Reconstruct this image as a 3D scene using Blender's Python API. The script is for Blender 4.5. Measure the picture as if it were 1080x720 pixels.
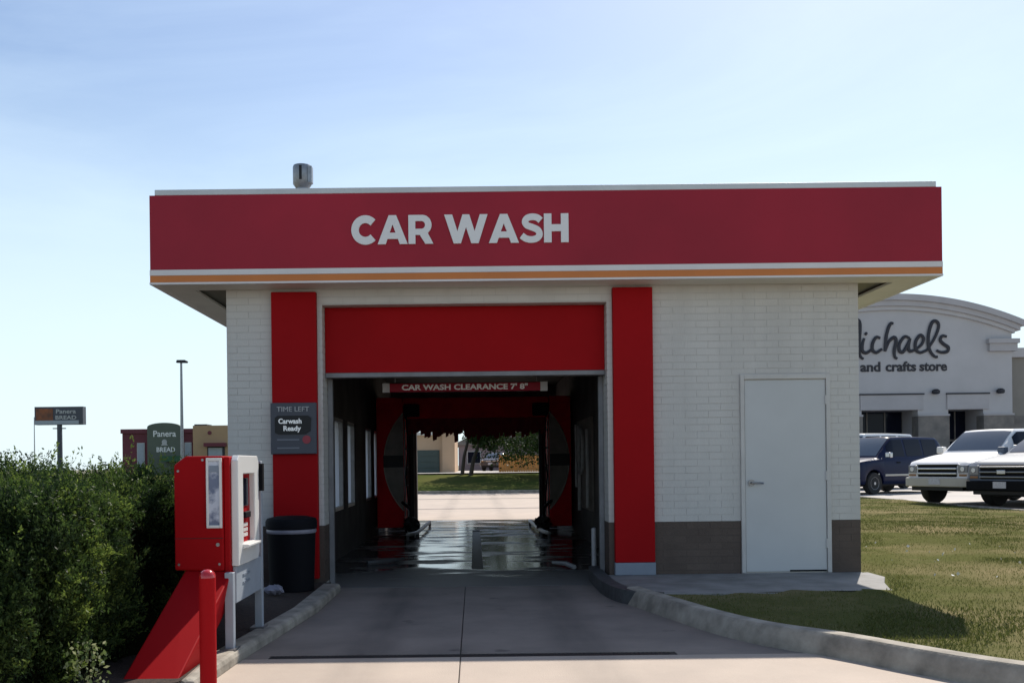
import bpy, math, random
import numpy as np
from mathutils import Matrix, Vector
from mathutils.geometry import tessellate_polygon

random.seed(7)
rng = np.random.default_rng(7)
S = bpy.context.scene
for o in list(bpy.data.objects):
    bpy.data.objects.remove(o)
COL = S.collection
R = math.radians

# ------------------------------------------------------------------ camera
EYE = 1.33
cam = bpy.data.cameras.new('camera')
cam.sensor_width = 36.0
cam.lens = 36.0 * 1000.0 / 1080.0
cam.shift_x = 40.0 / 1080.0
cam.shift_y = 130.0 / 1080.0
cam.clip_start = 0.05
cam.clip_end = 5000
co = bpy.data.objects.new('camera', cam)
COL.objects.link(co)
co.matrix_world = Matrix.Translation((0, 0, EYE)) @ Matrix.Rotation(R(90), 4, 'X') @ Matrix.Rotation(R(-0.65), 4, 'Z')
S.camera = co

# ------------------------------------------------------------------ sky and sun
SUN_EL, SUN_AZ = 47.2, 24.1          # azimuth from +Y towards +X
w = bpy.data.worlds.new('World')
S.world = w
w.use_nodes = True
wn = w.node_tree.nodes
wl = w.node_tree.links
bg = wn['Background']
sky = wn.new('ShaderNodeTexSky')
sky.sky_type = 'NISHITA'
sky.sun_disc = False
sky.sun_elevation = R(SUN_EL)
sky.sun_rotation = R(SUN_AZ)
sky.altitude = 200
sky.air_density = 1.0
sky.dust_density = 0.9
sky.ozone_density = 2.2
bg.inputs['Strength'].default_value = 0.106
# thin cirrus, the same all over the sky
tc = wn.new('ShaderNodeTexCoord')
mp = wn.new('ShaderNodeMapping')
mp.inputs['Scale'].default_value = (0.8, 0.8, 2.6)
mp.inputs['Rotation'].default_value = (0.2, 0.35, 0.4)
nz = wn.new('ShaderNodeTexNoise')
nz.inputs['Scale'].default_value = 2.2
nz.inputs['Detail'].default_value = 7
nz.inputs['Roughness'].default_value = 0.58
nz.inputs['Distortion'].default_value = 0.6
cr = wn.new('ShaderNodeValToRGB')
cr.color_ramp.elements[0].position = 0.42
cr.color_ramp.elements[1].position = 0.82
cr.color_ramp.elements[1].color = (0.33, 0.33, 0.33, 1)
mx = wn.new('ShaderNodeMix')
mx.data_type = 'RGBA'
mx.inputs['B'].default_value = (7.6, 9.0, 10.0, 1)
wl.new(tc.outputs['Generated'], mp.inputs['Vector'])
wl.new(mp.outputs['Vector'], nz.inputs['Vector'])
wl.new(nz.outputs['Fac'], cr.inputs['Fac'])
wl.new(cr.outputs['Color'], mx.inputs['Factor'])
wl.new(sky.outputs['Color'], mx.inputs['A'])
# pale summer haze low in the sky, the same all round the horizon
sx_ = wn.new('ShaderNodeSeparateXYZ')
wl.new(tc.outputs['Generated'], sx_.inputs['Vector'])
hz1 = wn.new('ShaderNodeMapRange')
hz1.interpolation_type = 'SMOOTHERSTEP'
hz1.inputs['From Min'].default_value = 0.0
hz1.inputs['From Max'].default_value = 0.5
hz1.inputs['To Min'].default_value = 0.85
hz1.inputs['To Max'].default_value = 0.0
wl.new(sx_.outputs['Z'], hz1.inputs['Value'])
mh = wn.new('ShaderNodeMix')
mh.data_type = 'RGBA'
mh.inputs['B'].default_value = (6.0, 7.2, 7.7, 1)
wl.new(hz1.outputs['Result'], mh.inputs['Factor'])
wl.new(mx.outputs['Result'], mh.inputs['A'])
wl.new(mh.outputs['Result'], bg.inputs['Color'])

sl = bpy.data.lights.new('sun', 'SUN')
sl.energy = 4.2
sl.angle = R(0.53)
sl.color = (1.0, 0.93, 0.83)
so = bpy.data.objects.new('sun', sl)
COL.objects.link(so)
d = Vector((math.sin(R(SUN_AZ)) * math.cos(R(SUN_EL)), math.cos(R(SUN_AZ)) * math.cos(R(SUN_EL)), math.sin(R(SUN_EL))))
so.rotation_euler = d.to_track_quat('Z', 'Y').to_euler()
so.location = (20, 40, 40)

S.view_settings.view_transform = 'Standard'
S.view_settings.look = 'None'
S.view_settings.gamma = 1.0
S.view_settings.use_curve_mapping = False
S.view_settings.exposure = 0.45

# ------------------------------------------------------------------ materials
def mat(name, col, rough=0.6, metal=0.0, var=0.0, scale=3.0, col2=None, bump=0.0, bscale=60.0, spec=0.5,
        stretch=(1, 1, 1), orand=0.0, coat=0.0, detail=6.0, lo=0.35, hi=0.7, spots=None):
    m = bpy.data.materials.new(name)
    m.use_nodes = True
    n, l = m.node_tree.nodes, m.node_tree.links
    b = n['Principled BSDF']
    b.inputs['Roughness'].default_value = rough
    b.inputs['Metallic'].default_value = metal
    b.inputs['Specular IOR Level'].default_value = spec
    b.inputs['Coat Weight'].default_value = coat
    b.inputs['Coat Roughness'].default_value = 0.05
    b.inputs['Base Color'].default_value = (*col, 1)
    last = None
    if var > 0 or col2 or bump or orand:
        g = n.new('ShaderNodeNewGeometry')
        mpn = n.new('ShaderNodeMapping')
        mpn.inputs['Scale'].default_value = stretch
        l.new(g.outputs['Position'], mpn.inputs['Vector'])
    if var > 0 or col2:
        t = n.new('ShaderNodeTexNoise')
        t.inputs['Scale'].default_value = scale
        t.inputs['Detail'].default_value = detail
        t.inputs['Roughness'].default_value = 0.6
        l.new(mpn.outputs['Vector'], t.inputs['Vector'])
        ra = n.new('ShaderNodeValToRGB')
        ra.color_ramp.elements[0].position = lo
        ra.color_ramp.elements[1].position = hi
        c2 = col2 or tuple(c * (1 - var) for c in col)
        ra.color_ramp.elements[0].color = (*c2, 1)
        ra.color_ramp.elements[1].color = (*col, 1)
        l.new(t.outputs['Fac'], ra.inputs['Fac'])
        last = ra.outputs['Color']
    if spots:
        t3 = n.new('ShaderNodeTexNoise')
        t3.inputs['Scale'].default_value = spots[0]
        t3.inputs['Detail'].default_value = 3
        l.new(mpn.outputs['Vector'], t3.inputs['Vector'])
        r3 = n.new('ShaderNodeValToRGB')
        r3.color_ramp.elements[0].position = spots[1]
        r3.color_ramp.elements[0].color = (1, 1, 1, 1)
        r3.color_ramp.elements[1].position = spots[1] + 0.08
        r3.color_ramp.elements[1].color = (spots[2], spots[2], spots[2], 1)
        l.new(t3.outputs['Fac'], r3.inputs['Fac'])
        m3 = n.new('ShaderNodeMix')
        m3.data_type = 'RGBA'
        m3.blend_type = 'MULTIPLY'
        m3.inputs['Factor'].default_value = 1.0
        l.new(last, m3.inputs['A'])
        l.new(r3.outputs['Color'], m3.inputs['B'])
        last = m3.outputs['Result']
    if orand:
        oi = n.new('ShaderNodeObjectInfo')
        mr = n.new('ShaderNodeMapRange')
        mr.inputs['To Min'].default_value = 1 - orand
        mr.inputs['To Max'].default_value = 1 + orand * 0.4
        l.new(oi.outputs['Random'], mr.inputs['Value'])
        hs = n.new('ShaderNodeHueSaturation')
        l.new(mr.outputs['Result'], hs.inputs['Value'])
        if last is None:
            hs.inputs['Color'].default_value = (*col, 1)
        else:
            l.new(last, hs.inputs['Color'])
        last = hs.outputs['Color']
    if last is not None:
        l.new(last, b.inputs['Base Color'])
    if bump:
        t2 = n.new('ShaderNodeTexNoise')
        t2.inputs['Scale'].default_value = bscale
        t2.inputs['Detail'].default_value = 4
        l.new(mpn.outputs['Vector'], t2.inputs['Vector'])
        bn = n.new('ShaderNodeBump')
        bn.inputs['Strength'].default_value = bump
        bn.inputs['Distance'].default_value = 0.01
        l.new(t2.outputs['Fac'], bn.inputs['Height'])
        l.new(bn.outputs['Normal'], b.inputs['Normal'])
    return m

M = {}
M['white_brick'] = mat('white_brick', (0.60, 0.58, 0.545), 0.55, var=0.12, stretch=(2.5, 2.5, 0.4), scale=1.1, bump=0.2, bscale=45, orand=0.022, lo=0.3, hi=0.62)
M['brown_brick'] = mat('brown_brick', (0.125, 0.093, 0.076), 0.65, spec=0.3, var=0.25, scale=3.0, bump=0.3, bscale=45, orand=0.12)
M['white_mortar'] = mat('white_mortar', (0.575, 0.555, 0.525), 0.7, var=0.15, scale=2)
M['brown_mortar'] = mat('brown_mortar', (0.10, 0.074, 0.06), 0.7, var=0.2, scale=2)
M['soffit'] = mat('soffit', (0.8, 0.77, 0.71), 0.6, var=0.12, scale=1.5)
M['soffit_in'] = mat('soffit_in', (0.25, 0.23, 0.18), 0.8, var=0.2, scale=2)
M['red'] = mat('red_panel', (0.38, 0.012, 0.032), 0.5, spec=0.3, var=0.22, scale=0.55, bump=0.10, bscale=1.3)
M['red_bright'] = mat('red_sheet', (0.37, 0.004, 0.007), 0.6, spec=0.1, var=0.12, scale=1.2, bump=0.03, bscale=3)
M['orange'] = mat('orange_stripe', (0.62, 0.19, 0.03), 0.45, var=0.1, scale=2)
M['stripe'] = mat('white_stripe', (0.75, 0.72, 0.7), 0.45, var=0.08, scale=2)
M['coping'] = mat('coping_metal', (0.62, 0.63, 0.62), 0.4, metal=0.25, var=0.15, scale=2)
M['letter'] = mat('letter_white', (0.78, 0.77, 0.75), 0.4)
M['galv'] = mat('galvanised', (0.33, 0.34, 0.36), 0.42, metal=0.7, var=0.3, scale=14)
M['bluegrey'] = mat('blue_grey_metal', (0.23, 0.27, 0.33), 0.45, var=0.15, scale=5)
M['door'] = mat('door_paint', (0.57, 0.575, 0.57), 0.42, var=0.08, scale=1.5)
M['frame'] = mat('frame_paint', (0.6, 0.58, 0.55), 0.5, var=0.15, scale=4)
M['frame_grey'] = mat('frame_grey', (0.24, 0.24, 0.25), 0.6, var=0.25, scale=6)
M['steel'] = mat('steel', (0.28, 0.28, 0.29), 0.35, metal=0.9)
M['dark'] = mat('dark_plastic', (0.006, 0.0065, 0.009), 0.7, spec=0.12)
M['sign_dark'] = mat('sign_dark', (0.05, 0.055, 0.075), 0.45)
M['black'] = mat('black', (0.006, 0.006, 0.007), 0.6)
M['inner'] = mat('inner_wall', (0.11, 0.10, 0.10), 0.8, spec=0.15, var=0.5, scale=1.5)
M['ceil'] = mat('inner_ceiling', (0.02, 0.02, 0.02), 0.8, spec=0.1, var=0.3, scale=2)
M['red_dark'] = mat('machine_red', (0.58, 0.014, 0.024), 0.8, spec=0.1, var=0.3, scale=3)
M['cloth'] = mat('cloth_red', (0.20, 0.012, 0.02), 0.9, var=0.4, scale=8)
M['olive'] = mat('guard_grey', (0.26, 0.235, 0.21), 0.8, spec=0.1, var=0.3, scale=4)
M['olive_rim'] = mat('guard_rim', (0.34, 0.31, 0.27), 0.7)
M['bar_red'] = mat('bar_red', (0.24, 0.006, 0.02), 0.5, spec=0.2)
M['pale'] = mat('pale_tube', (0.5, 0.5, 0.5), 0.45, var=0.25, scale=9)
M['concrete'] = mat('concrete', (0.47, 0.385, 0.315), 0.8, var=0.24, scale=1.1, bump=0.25, bscale=90, col2=(0.39, 0.32, 0.265), detail=9, spots=(1.6, 0.68, 0.8))
M['worn_shaded'] = mat('worn_shaded_concrete', (0.28, 0.23, 0.195), 0.75, spots=(2.3, 0.66, 0.45), col2=(0.18, 0.152, 0.132), scale=1.3, bump=0.25, bscale=90, detail=9)  # stained concrete, base also darkened to paint in the building's shade
M['concrete_grey'] = mat('concrete_grey', (0.27, 0.26, 0.25), 0.8, col2=(0.17, 0.165, 0.155), scale=3.5, bump=0.3, bscale=70, detail=9)
M['curb'] = mat('curb', (0.40, 0.36, 0.30), 0.85, col2=(0.19, 0.17, 0.14), scale=5, bump=0.4, bscale=50, detail=9)
M['scuffed'] = mat('scuffed_curb', (0.075, 0.08, 0.085), 0.6, var=0.5, scale=9, bump=0.3)
M['lot'] = mat('lot_concrete', (0.5, 0.46, 0.42), 0.85, var=0.25, scale=0.4, bump=0.2, detail=8)
M['mulch'] = mat('mulch', (0.055, 0.032, 0.022), 0.95, col2=(0.018, 0.011, 0.009), scale=28, bump=1.0, bscale=60)
M['store'] = mat('store_stucco', (0.47, 0.46, 0.465), 0.75, var=0.1, scale=0.5, bump=0.1, bscale=8)
M['store_trim'] = mat('store_trim', (0.43, 0.415, 0.42), 0.7, var=0.12, scale=0.7)
M['stone'] = mat('store_stone', (0.24, 0.215, 0.19), 0.8, col2=(0.14, 0.13, 0.12), scale=1.4)
M['wing'] = mat('store_wing', (0.26, 0.24, 0.21), 0.8, var=0.15, scale=0.6)
M['ink'] = mat('sign_ink', (0.012, 0.012, 0.02), 0.5)
M['glass'] = mat('dark_glass', (0.008, 0.010, 0.02), 0.08, spec=0.14)
M['maroon'] = mat('maroon_wall', (0.16, 0.03, 0.045), 0.7, var=0.2, scale=0.6)
M['sage'] = mat('sage_panel', (0.10, 0.12, 0.09), 0.6, var=0.15, scale=0.7)
M['tan'] = mat('tan_stucco', (0.46, 0.30, 0.17), 0.8, var=0.15, scale=0.5)
M['beige'] = mat('beige_stucco', (0.62, 0.43, 0.28), 0.8, var=0.15, scale=0.5)
M['green_door'] = mat('green_door', (0.055, 0.085, 0.075), 0.5, var=0.15, scale=1)
M['lavender'] = mat('far_wall', (0.30, 0.24, 0.25), 0.8, var=0.2, scale=0.5)
M['fence'] = mat('fence_wood', (0.66, 0.29, 0.07), 0.75, var=0.25, scale=1.0, stretch=(6, 6, 0.4))
M['bark'] = mat('bark', (0.06, 0.045, 0.035), 0.9, var=0.4, scale=9, bump=0.6, bscale=25, stretch=(1, 1, 0.25))
M['picture'] = mat('faded_print', (0.55, 0.58, 0.66), 0.25, col2=(0.14, 0.17, 0.26), scale=6, lo=0.42, hi=0.55)
M['plastic_white'] = mat('plastic_white', (0.74, 0.73, 0.70), 0.4, var=0.06, scale=4)
M['grey_panel'] = mat('grey_panel', (0.36, 0.40, 0.45), 0.5, var=0.12, scale=6)
M['bag'] = mat('bag_film', (0.27, 0.265, 0.33), 0.4, var=0.2, scale=20)
M['rubber'] = mat('rubber', (0.018, 0.018, 0.019), 0.8)
M['rim'] = mat('rim', (0.38, 0.38, 0.40), 0.3, metal=0.8)
M['lamp_glass'] = mat('lamp_glass', (0.24, 0.24, 0.25), 0.15, spec=0.7)
M['chrome'] = mat('chrome', (0.5, 0.5, 0.52), 0.15, metal=0.95)
M['plate'] = mat('licence_plate', (0.62, 0.62, 0.66), 0.4, var=0.3, scale=30)
M['navy'] = mat('paint_navy', (0.008, 0.013, 0.045), 0.32, spec=0.15)
M['car_white'] = mat('paint_white', (0.74, 0.73, 0.71), 0.35, coat=0.6)
M['silver'] = mat('paint_silver', (0.10, 0.125, 0.165), 0.5, spec=0.25, coat=0.1)
M['car_dark'] = mat('paint_dark', (0.03, 0.025, 0.035), 0.3, coat=0.7)
M['beige_trim'] = mat('bumper_tan', (0.5, 0.47, 0.41), 0.5)
M['amber'] = mat('amber_lens', (0.30, 0.14, 0.05), 0.3)
M['led'] = mat('led_text', (0.8, 0.8, 0.78), 0.5)
em = M['led'].node_tree.nodes['Principled BSDF']
em.inputs['Emission Color'].default_value = (0.9, 0.95, 1, 1)
em.inputs['Emission Strength'].default_value = 0.1
M['faint'] = mat('faint_print', (0.16, 0.17, 0.2), 0.6)
M['crimson_dot'] = mat('red_lamp', (0.28, 0.02, 0.04), 0.4)

# wet tunnel floor: dark concrete with puddles of standing water
def wet_floor():
    m = bpy.data.materials.new('wet_floor')
    m.use_nodes = True
    n, l = m.node_tree.nodes, m.node_tree.links
    b = n['Principled BSDF']
    g = n.new('ShaderNodeNewGeometry')
    mpn = n.new('ShaderNodeMapping')
    mpn.inputs['Scale'].default_value = (0.55, 1.5, 1)
    l.new(g.outputs['Position'], mpn.inputs['Vector'])
    t = n.new('ShaderNodeTexNoise')
    t.inputs['Scale'].default_value = 1.6
    t.inputs['Detail'].default_value = 6
    l.new(mpn.outputs['Vector'], t.inputs['Vector'])
    # drier towards the mouth of the bay, where no water is sprayed
    sx = n.new('ShaderNodeSeparateXYZ')
    l.new(g.outputs['Position'], sx.inputs['Vector'])
    mr = n.new('ShaderNodeMapRange')
    mr.inputs['From Min'].default_value = 10.9
    mr.inputs['From Max'].default_value = 12.2
    mr.inputs['To Min'].default_value = 0.28
    mr.inputs['To Max'].default_value = 0.0
    l.new(sx.outputs['Y'], mr.inputs['Value'])
    ad = n.new('ShaderNodeMath')
    l.new(t.outputs['Fac'], ad.inputs[0])
    l.new(mr.outputs['Result'], ad.inputs[1])
    ra = n.new('ShaderNodeValToRGB')
    ra.color_ramp.elements[0].position = 0.50
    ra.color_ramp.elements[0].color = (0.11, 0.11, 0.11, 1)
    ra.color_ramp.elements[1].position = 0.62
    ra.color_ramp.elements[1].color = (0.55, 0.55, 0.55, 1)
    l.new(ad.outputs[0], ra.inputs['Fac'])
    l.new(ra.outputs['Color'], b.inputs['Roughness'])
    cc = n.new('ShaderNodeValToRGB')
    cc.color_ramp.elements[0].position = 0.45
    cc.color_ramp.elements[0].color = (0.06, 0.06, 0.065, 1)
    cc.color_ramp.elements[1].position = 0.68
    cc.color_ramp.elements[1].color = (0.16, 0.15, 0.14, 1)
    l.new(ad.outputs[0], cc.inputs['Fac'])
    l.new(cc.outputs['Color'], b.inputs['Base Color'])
    return m
M['wet'] = wet_floor()
def tyre_tracks(m, strength):
    """two rubbed dark bands where cars line up with the bay, broken up by noise"""
    n, l = m.node_tree.nodes, m.node_tree.links
    b = n['Principled BSDF']
    src_ = b.inputs['Base Color'].links[0].from_socket
    g = n.new('ShaderNodeNewGeometry')
    sx = n.new('ShaderNodeSeparateXYZ')
    l.new(g.outputs['Position'], sx.inputs['Vector'])
    ab = n.new('ShaderNodeMath'); ab.operation = 'ABSOLUTE'
    l.new(sx.outputs['X'], ab.inputs[0])
    sb = n.new('ShaderNodeMath'); sb.operation = 'SUBTRACT'; sb.inputs[1].default_value = 0.78
    l.new(ab.outputs[0], sb.inputs[0])
    a2 = n.new('ShaderNodeMath'); a2.operation = 'ABSOLUTE'
    l.new(sb.outputs[0], a2.inputs[0])
    mr = n.new('ShaderNodeMapRange'); mr.interpolation_type = 'SMOOTHSTEP'
    mr.inputs['From Min'].default_value = 0.05
    mr.inputs['From Max'].default_value = 0.30
    mr.inputs['To Min'].default_value = strength
    mr.inputs['To Max'].default_value = 0.0
    l.new(a2.outputs[0], mr.inputs['Value'])
    t = n.new('ShaderNodeTexNoise'); t.inputs['Scale'].default_value = 2.0; t.inputs['Detail'].default_value = 6
    mpn = n.new('ShaderNodeMapping'); mpn.inputs['Scale'].default_value = (3.0, 0.5, 1)
    l.new(g.outputs['Position'], mpn.inputs['Vector'])
    l.new(mpn.outputs['Vector'], t.inputs['Vector'])
    mu = n.new('ShaderNodeMath'); mu.operation = 'MULTIPLY'
    l.new(mr.outputs['Result'], mu.inputs[0])
    l.new(t.outputs['Fac'], mu.inputs[1])
    mx_ = n.new('ShaderNodeMix'); mx_.data_type = 'RGBA'
    mx_.inputs['B'].default_value = (0.05, 0.045, 0.042, 1)
    l.new(mu.outputs[0], mx_.inputs['Factor'])
    l.new(src_, mx_.inputs['A'])
    l.new(mx_.outputs['Result'], b.inputs['Base Color'])
tyre_tracks(M['worn_shaded'], 0.75)
tyre_tracks(M['concrete'], 0.32)

def translucent(name, col, tcol, fac, rough=0.6):
    m = bpy.data.materials.new(name)
    m.use_nodes = True
    n, l = m.node_tree.nodes, m.node_tree.links
    b = n['Principled BSDF']
    b.inputs['Base Color'].default_value = (*col, 1)
    b.inputs['Roughness'].default_value = rough
    b.inputs['Specular IOR Level'].default_value = 0.12
    t = n.new('ShaderNodeBsdfTranslucent')
    t.inputs['Color'].default_value = (*tcol, 1)
    mxs = n.new('ShaderNodeMixShader')
    mxs.inputs['Fac'].default_value = fac
    l.new(b.outputs['BSDF'], mxs.inputs[1])
    l.new(t.outputs['BSDF'], mxs.inputs[2])
    l.new(mxs.outputs['Shader'], n['Material Output'].inputs['Surface'])
    return m, b, t
M['frosted'] = translucent('frosted_pane', (0.6, 0.63, 0.7), (0.95, 0.96, 1.0), 0.92)[0]

def leaf_mat(name, c1, c2, c3, fac=0.35):
    m, b, t = translucent(name, c1, c2, fac, 0.5)
    n, l = m.node_tree.nodes, m.node_tree.links
    a = n.new('ShaderNodeAttribute')
    a.attribute_name = 'tone'
    ra = n.new('ShaderNodeValToRGB')
    ra.color_ramp.elements[0].color = (*c1, 1)
    ra.color_ramp.elements[1].color = (*c3, 1)
    e = ra.color_ramp.elements.new(0.55)
    e.color = (*c2, 1)
    l.new(a.outputs['Fac'], ra.inputs['Fac'])
    l.new(ra.outputs['Color'], b.inputs['Base Color'])
    hs = n.new('ShaderNodeHueSaturation')
    hs.inputs['Value'].default_value = 1.3
    hs.inputs['Saturation'].default_value = 1.1
    l.new(ra.outputs['Color'], hs.inputs['Color'])
    l.new(hs.outputs['Color'], t.inputs['Color'])
    return m
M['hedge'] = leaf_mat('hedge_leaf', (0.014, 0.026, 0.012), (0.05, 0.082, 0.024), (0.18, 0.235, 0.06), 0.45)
M['leaf'] = leaf_mat('tree_leaf', (0.02, 0.035, 0.012), (0.04, 0.068, 0.02), (0.09, 0.12, 0.04))
M['blade'] = leaf_mat('grass_blade', (0.07, 0.085, 0.026), (0.105, 0.115, 0.038), (0.24, 0.20, 0.095), 0.3)
M['weed'] = leaf_mat('weed_leaf', (0.07, 0.11, 0.04), (0.14, 0.18, 0.07), (0.3, 0.32, 0.2))
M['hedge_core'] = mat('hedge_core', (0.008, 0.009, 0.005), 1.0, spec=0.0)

def turf():
    m = mat('turf', (0.10, 0.104, 0.04), 1.0, spec=0.0, col2=(0.21, 0.175, 0.095), scale=0.55, bump=0.8, bscale=35, detail=9, lo=0.36, hi=0.56)
    return m
M['turf'] = turf()
M['turf_green'] = mat('turf_green', (0.055, 0.08, 0.022), 1.0, spec=0.0, col2=(0.10, 0.10, 0.035), scale=0.35, bump=0.6, bscale=12, detail=8)
M['far_ground'] = mat('far_ground', (0.13, 0.125, 0.07), 0.95, col2=(0.2, 0.18, 0.12), scale=0.06, detail=8)

# ------------------------------------------------------------------ mesh helpers
def wloc(o):
    v = Vector((0, 0, 0))
    while o is not None:
        v += Vector(o.location)
        o = o.parent
    return v

class MB:
    def __init__(s):
        s.v, s.f = [], []
    def add(s, vs, fs):
        k = len(s.v)
        s.v += [tuple(p) for p in vs]
        s.f += [tuple(i + k for i in f) for f in fs]
        return s
    def box(s, x0, x1, y0, y1, z0, z1):
        return s.add([(x0, y0, z0), (x1, y0, z0), (x1, y1, z0), (x0, y1, z0), (x0, y0, z1), (x1, y0, z1), (x1, y1, z1), (x0, y1, z1)],
                     [(0, 3, 2, 1), (4, 5, 6, 7), (0, 1, 5, 4), (1, 2, 6, 5), (2, 3, 7, 6), (3, 0, 4, 7)])
    def prism(s, pts, axis, a, b, holes=()):
        """polygon pts (2D) extruded from a to b along axis; holes are 2D loops"""
        def P(p, t):
            return {'x': (t, p[0], p[1]), 'y': (p[0], t, p[1]), 'z': (p[0], p[1], t)}[axis]
        loops = [list(pts)] + [list(h) for h in holes]
        flat = [p for lp in loops for p in lp]
        tris = tessellate_polygon([[Vector((p[0], p[1], 0)) for p in lp] for lp in loops])
        n = len(flat)
        vs = [P(p, a) for p in flat] + [P(p, b) for p in flat]
        fs = [tuple(t) for t in tris] + [tuple(i + n for i in reversed(t)) for t in tris]
        k = 0
        for lp in loops:
            m = len(lp)
            for i in range(m):
                j = (i + 1) % m
                fs.append((k + i, k + j, k + j + n, k + i + n))
            k += m
        return s.add(vs, fs)
    def tube(s, pts, r, n=8, cap=True, flat=(1.0, 1.0), up=None):
        pts = [Vector(p) for p in pts]
        rr = r if isinstance(r, (list, tuple)) else [r] * len(pts)
        rings = []
        ref = None
        for i, p in enumerate(pts):
            a = pts[max(i - 1, 0)]
            b = pts[min(i + 1, len(pts) - 1)]
            t = (b - a).normalized()
            if up is not None:
                side = t.cross(Vector(up)).normalized()
                v2 = side.cross(t)
            else:
                if ref is None:
                    ref = Vector((0, 0, 1)) if abs(t.z) < 0.9 else Vector((1, 0, 0))
                side = t.cross(ref).normalized()
                v2 = side.cross(t).normalized()
                ref = v2
            rings.append([p + (side * math.cos(2 * math.pi * k / n) * flat[0] + v2 * math.sin(2 * math.pi * k / n) * flat[1]) * rr[i] for k in range(n)])
        vs = [q for rg in rings for q in rg]
        fs = []
        for i in range(len(pts) - 1):
            for k in range(n):
                fs.append((i * n + k, i * n + (k + 1) % n, (i + 1) * n + (k + 1) % n, (i + 1) * n + k))
        if cap:
            fs.append(tuple(range(n - 1, -1, -1)))
            fs.append(tuple((len(pts) - 1) * n + k for k in range(n)))
        return s.add(vs, fs)
    def lathe(s, prof, cx, cy, n=24, axis='z', c3=0.0):
        """prof: list of (r, h) along axis through (cx, cy)"""
        vs, fs = [], []
        for (r, h) in prof:
            for k in range(n):
                a = 2 * math.pi * k / n
                if axis == 'z':
                    vs.append((cx + r * math.cos(a), cy + r * math.sin(a), h))
                elif axis == 'y':
                    vs.append((cx + r * math.cos(a), h, cy + r * math.sin(a)))
                else:
                    vs.append((h, cx + r * math.cos(a), cy + r * math.sin(a)))
        for i in range(len(prof) - 1):
            for k in range(n):
                fs.append((i * n + k, i * n + (k + 1) % n, (i + 1) * n + (k + 1) % n, (i + 1) * n + k))
        fs.append(tuple(range(n - 1, -1, -1)))
        fs.append(tuple((len(prof) - 1) * n + k for k in range(n)))
        return s.add(vs, fs)
    def quad(s, a, b, c, d):
        return s.add([a, b, c, d], [(0, 1, 2, 3)])
    def build(s, name, m, parent=None, bevel=0.0, smooth=False, local=False, seg=2):
        me = bpy.data.meshes.new(name)
        off = Vector((0, 0, 0)) if (parent is None or local) else wloc(parent)
        me.from_pydata([(p[0] - off.x, p[1] - off.y, p[2] - off.z) for p in s.v], [], s.f)
        import bmesh
        bm = bmesh.new()
        bm.from_mesh(me)
        bmesh.ops.recalc_face_normals(bm, faces=bm.faces)
        bm.to_mesh(me)
        bm.free()
        me.materials.append(M[m] if isinstance(m, str) else m)
        o = bpy.data.objects.new(name, me)
        COL.objects.link(o)
        o.parent = parent
        if bevel:
            bv = o.modifiers.new('bevel', 'BEVEL')
            bv.width = bevel
            bv.segments = seg
            bv.limit_method = 'ANGLE'
            bv.angle_limit = R(35)
        if smooth:
            for p in me.polygons:
                p.use_smooth = True
            try:
                me.set_sharp_from_angle(angle=R(40))
            except Exception:
                pass
        return o

def box(name, m, parent, x0, x1, y0, y1, z0, z1, bevel=0.0):
    return MB().box(min(x0, x1), max(x0, x1), min(y0, y1), max(y0, y1), min(z0, z1), max(z0, z1)).build(name, m, parent, bevel)

def thing(name, label, cat, loc=(0, 0, 0), group=None):
    o = bpy.data.objects.new(name, None)
    o.empty_display_size = 0.2
    COL.objects.link(o)
    o.location = loc
    return tag(o, label, cat, group)

def tag(o, label, cat, group=None):
    o['label'] = label
    o['category'] = cat
    if group:
        o['group'] = group
    return o

def struct(o, label=None):
    o['kind'] = 'structure'
    if label:
        o['label'] = label
    return o

def catmull(pts, k=6, closed=False):
    out = []
    P = [np.array(p, float) for p in pts]
    n = len(P)
    for i in range(n - 1):
        p0, p1, p2, p3 = P[max(i - 1, 0)], P[i], P[i + 1], P[min(i + 2, n - 1)]
        for j in range(k):
            t = j / k
            out.append(0.5 * ((2 * p1) + (-p0 + p2) * t + (2 * p0 - 5 * p1 + 4 * p2 - p3) * t * t + (-p0 + 3 * p1 - 3 * p2 + p3) * t ** 3))
    out.append(P[-1])
    return [tuple(p) for p in out]

def stroke_outline(path, wd):
    """closed 2D outline of a polyline drawn with a flat-ended pen of width wd"""
    L, Rr = [], []
    n = len(path)
    for i in range(n):
        a, b = path[max(i - 1, 0)], path[min(i + 1, n - 1)]
        tx, ty = b[0] - a[0], b[1] - a[1]
        q = math.hypot(tx, ty) or 1
        nx, ny = -ty / q, tx / q
        L.append((path[i][0] + nx * wd / 2, path[i][1] + ny * wd / 2))
        Rr.append((path[i][0] - nx * wd / 2, path[i][1] - ny * wd / 2))
    return L + Rr[::-1]

def text_mesh(txt, size, wx=1.0, offset=0.0, extrude=0.004, align='CENTER'):
    c = bpy.data.curves.new('t', 'FONT')
    c.body = txt
    c.size = size
    c.align_x = align
    c.offset = offset
    c.extrude = extrude
    c.resolution_u = 3
    o = bpy.data.objects.new('t', c)
    COL.objects.link(o)
    dg = bpy.context.evaluated_depsgraph_get()
    me = bpy.data.meshes.new_from_object(o.evaluated_get(dg))
    vs = [tuple(v.co) for v in me.vertices]
    fs = [tuple(p.vertices) for p in me.polygons]
    bpy.data.objects.remove(o)
    bpy.data.curves.remove(c)
    bpy.data.meshes.remove(me)
    return [(v[0] * wx, v[1], v[2]) for v in vs], fs

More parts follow.
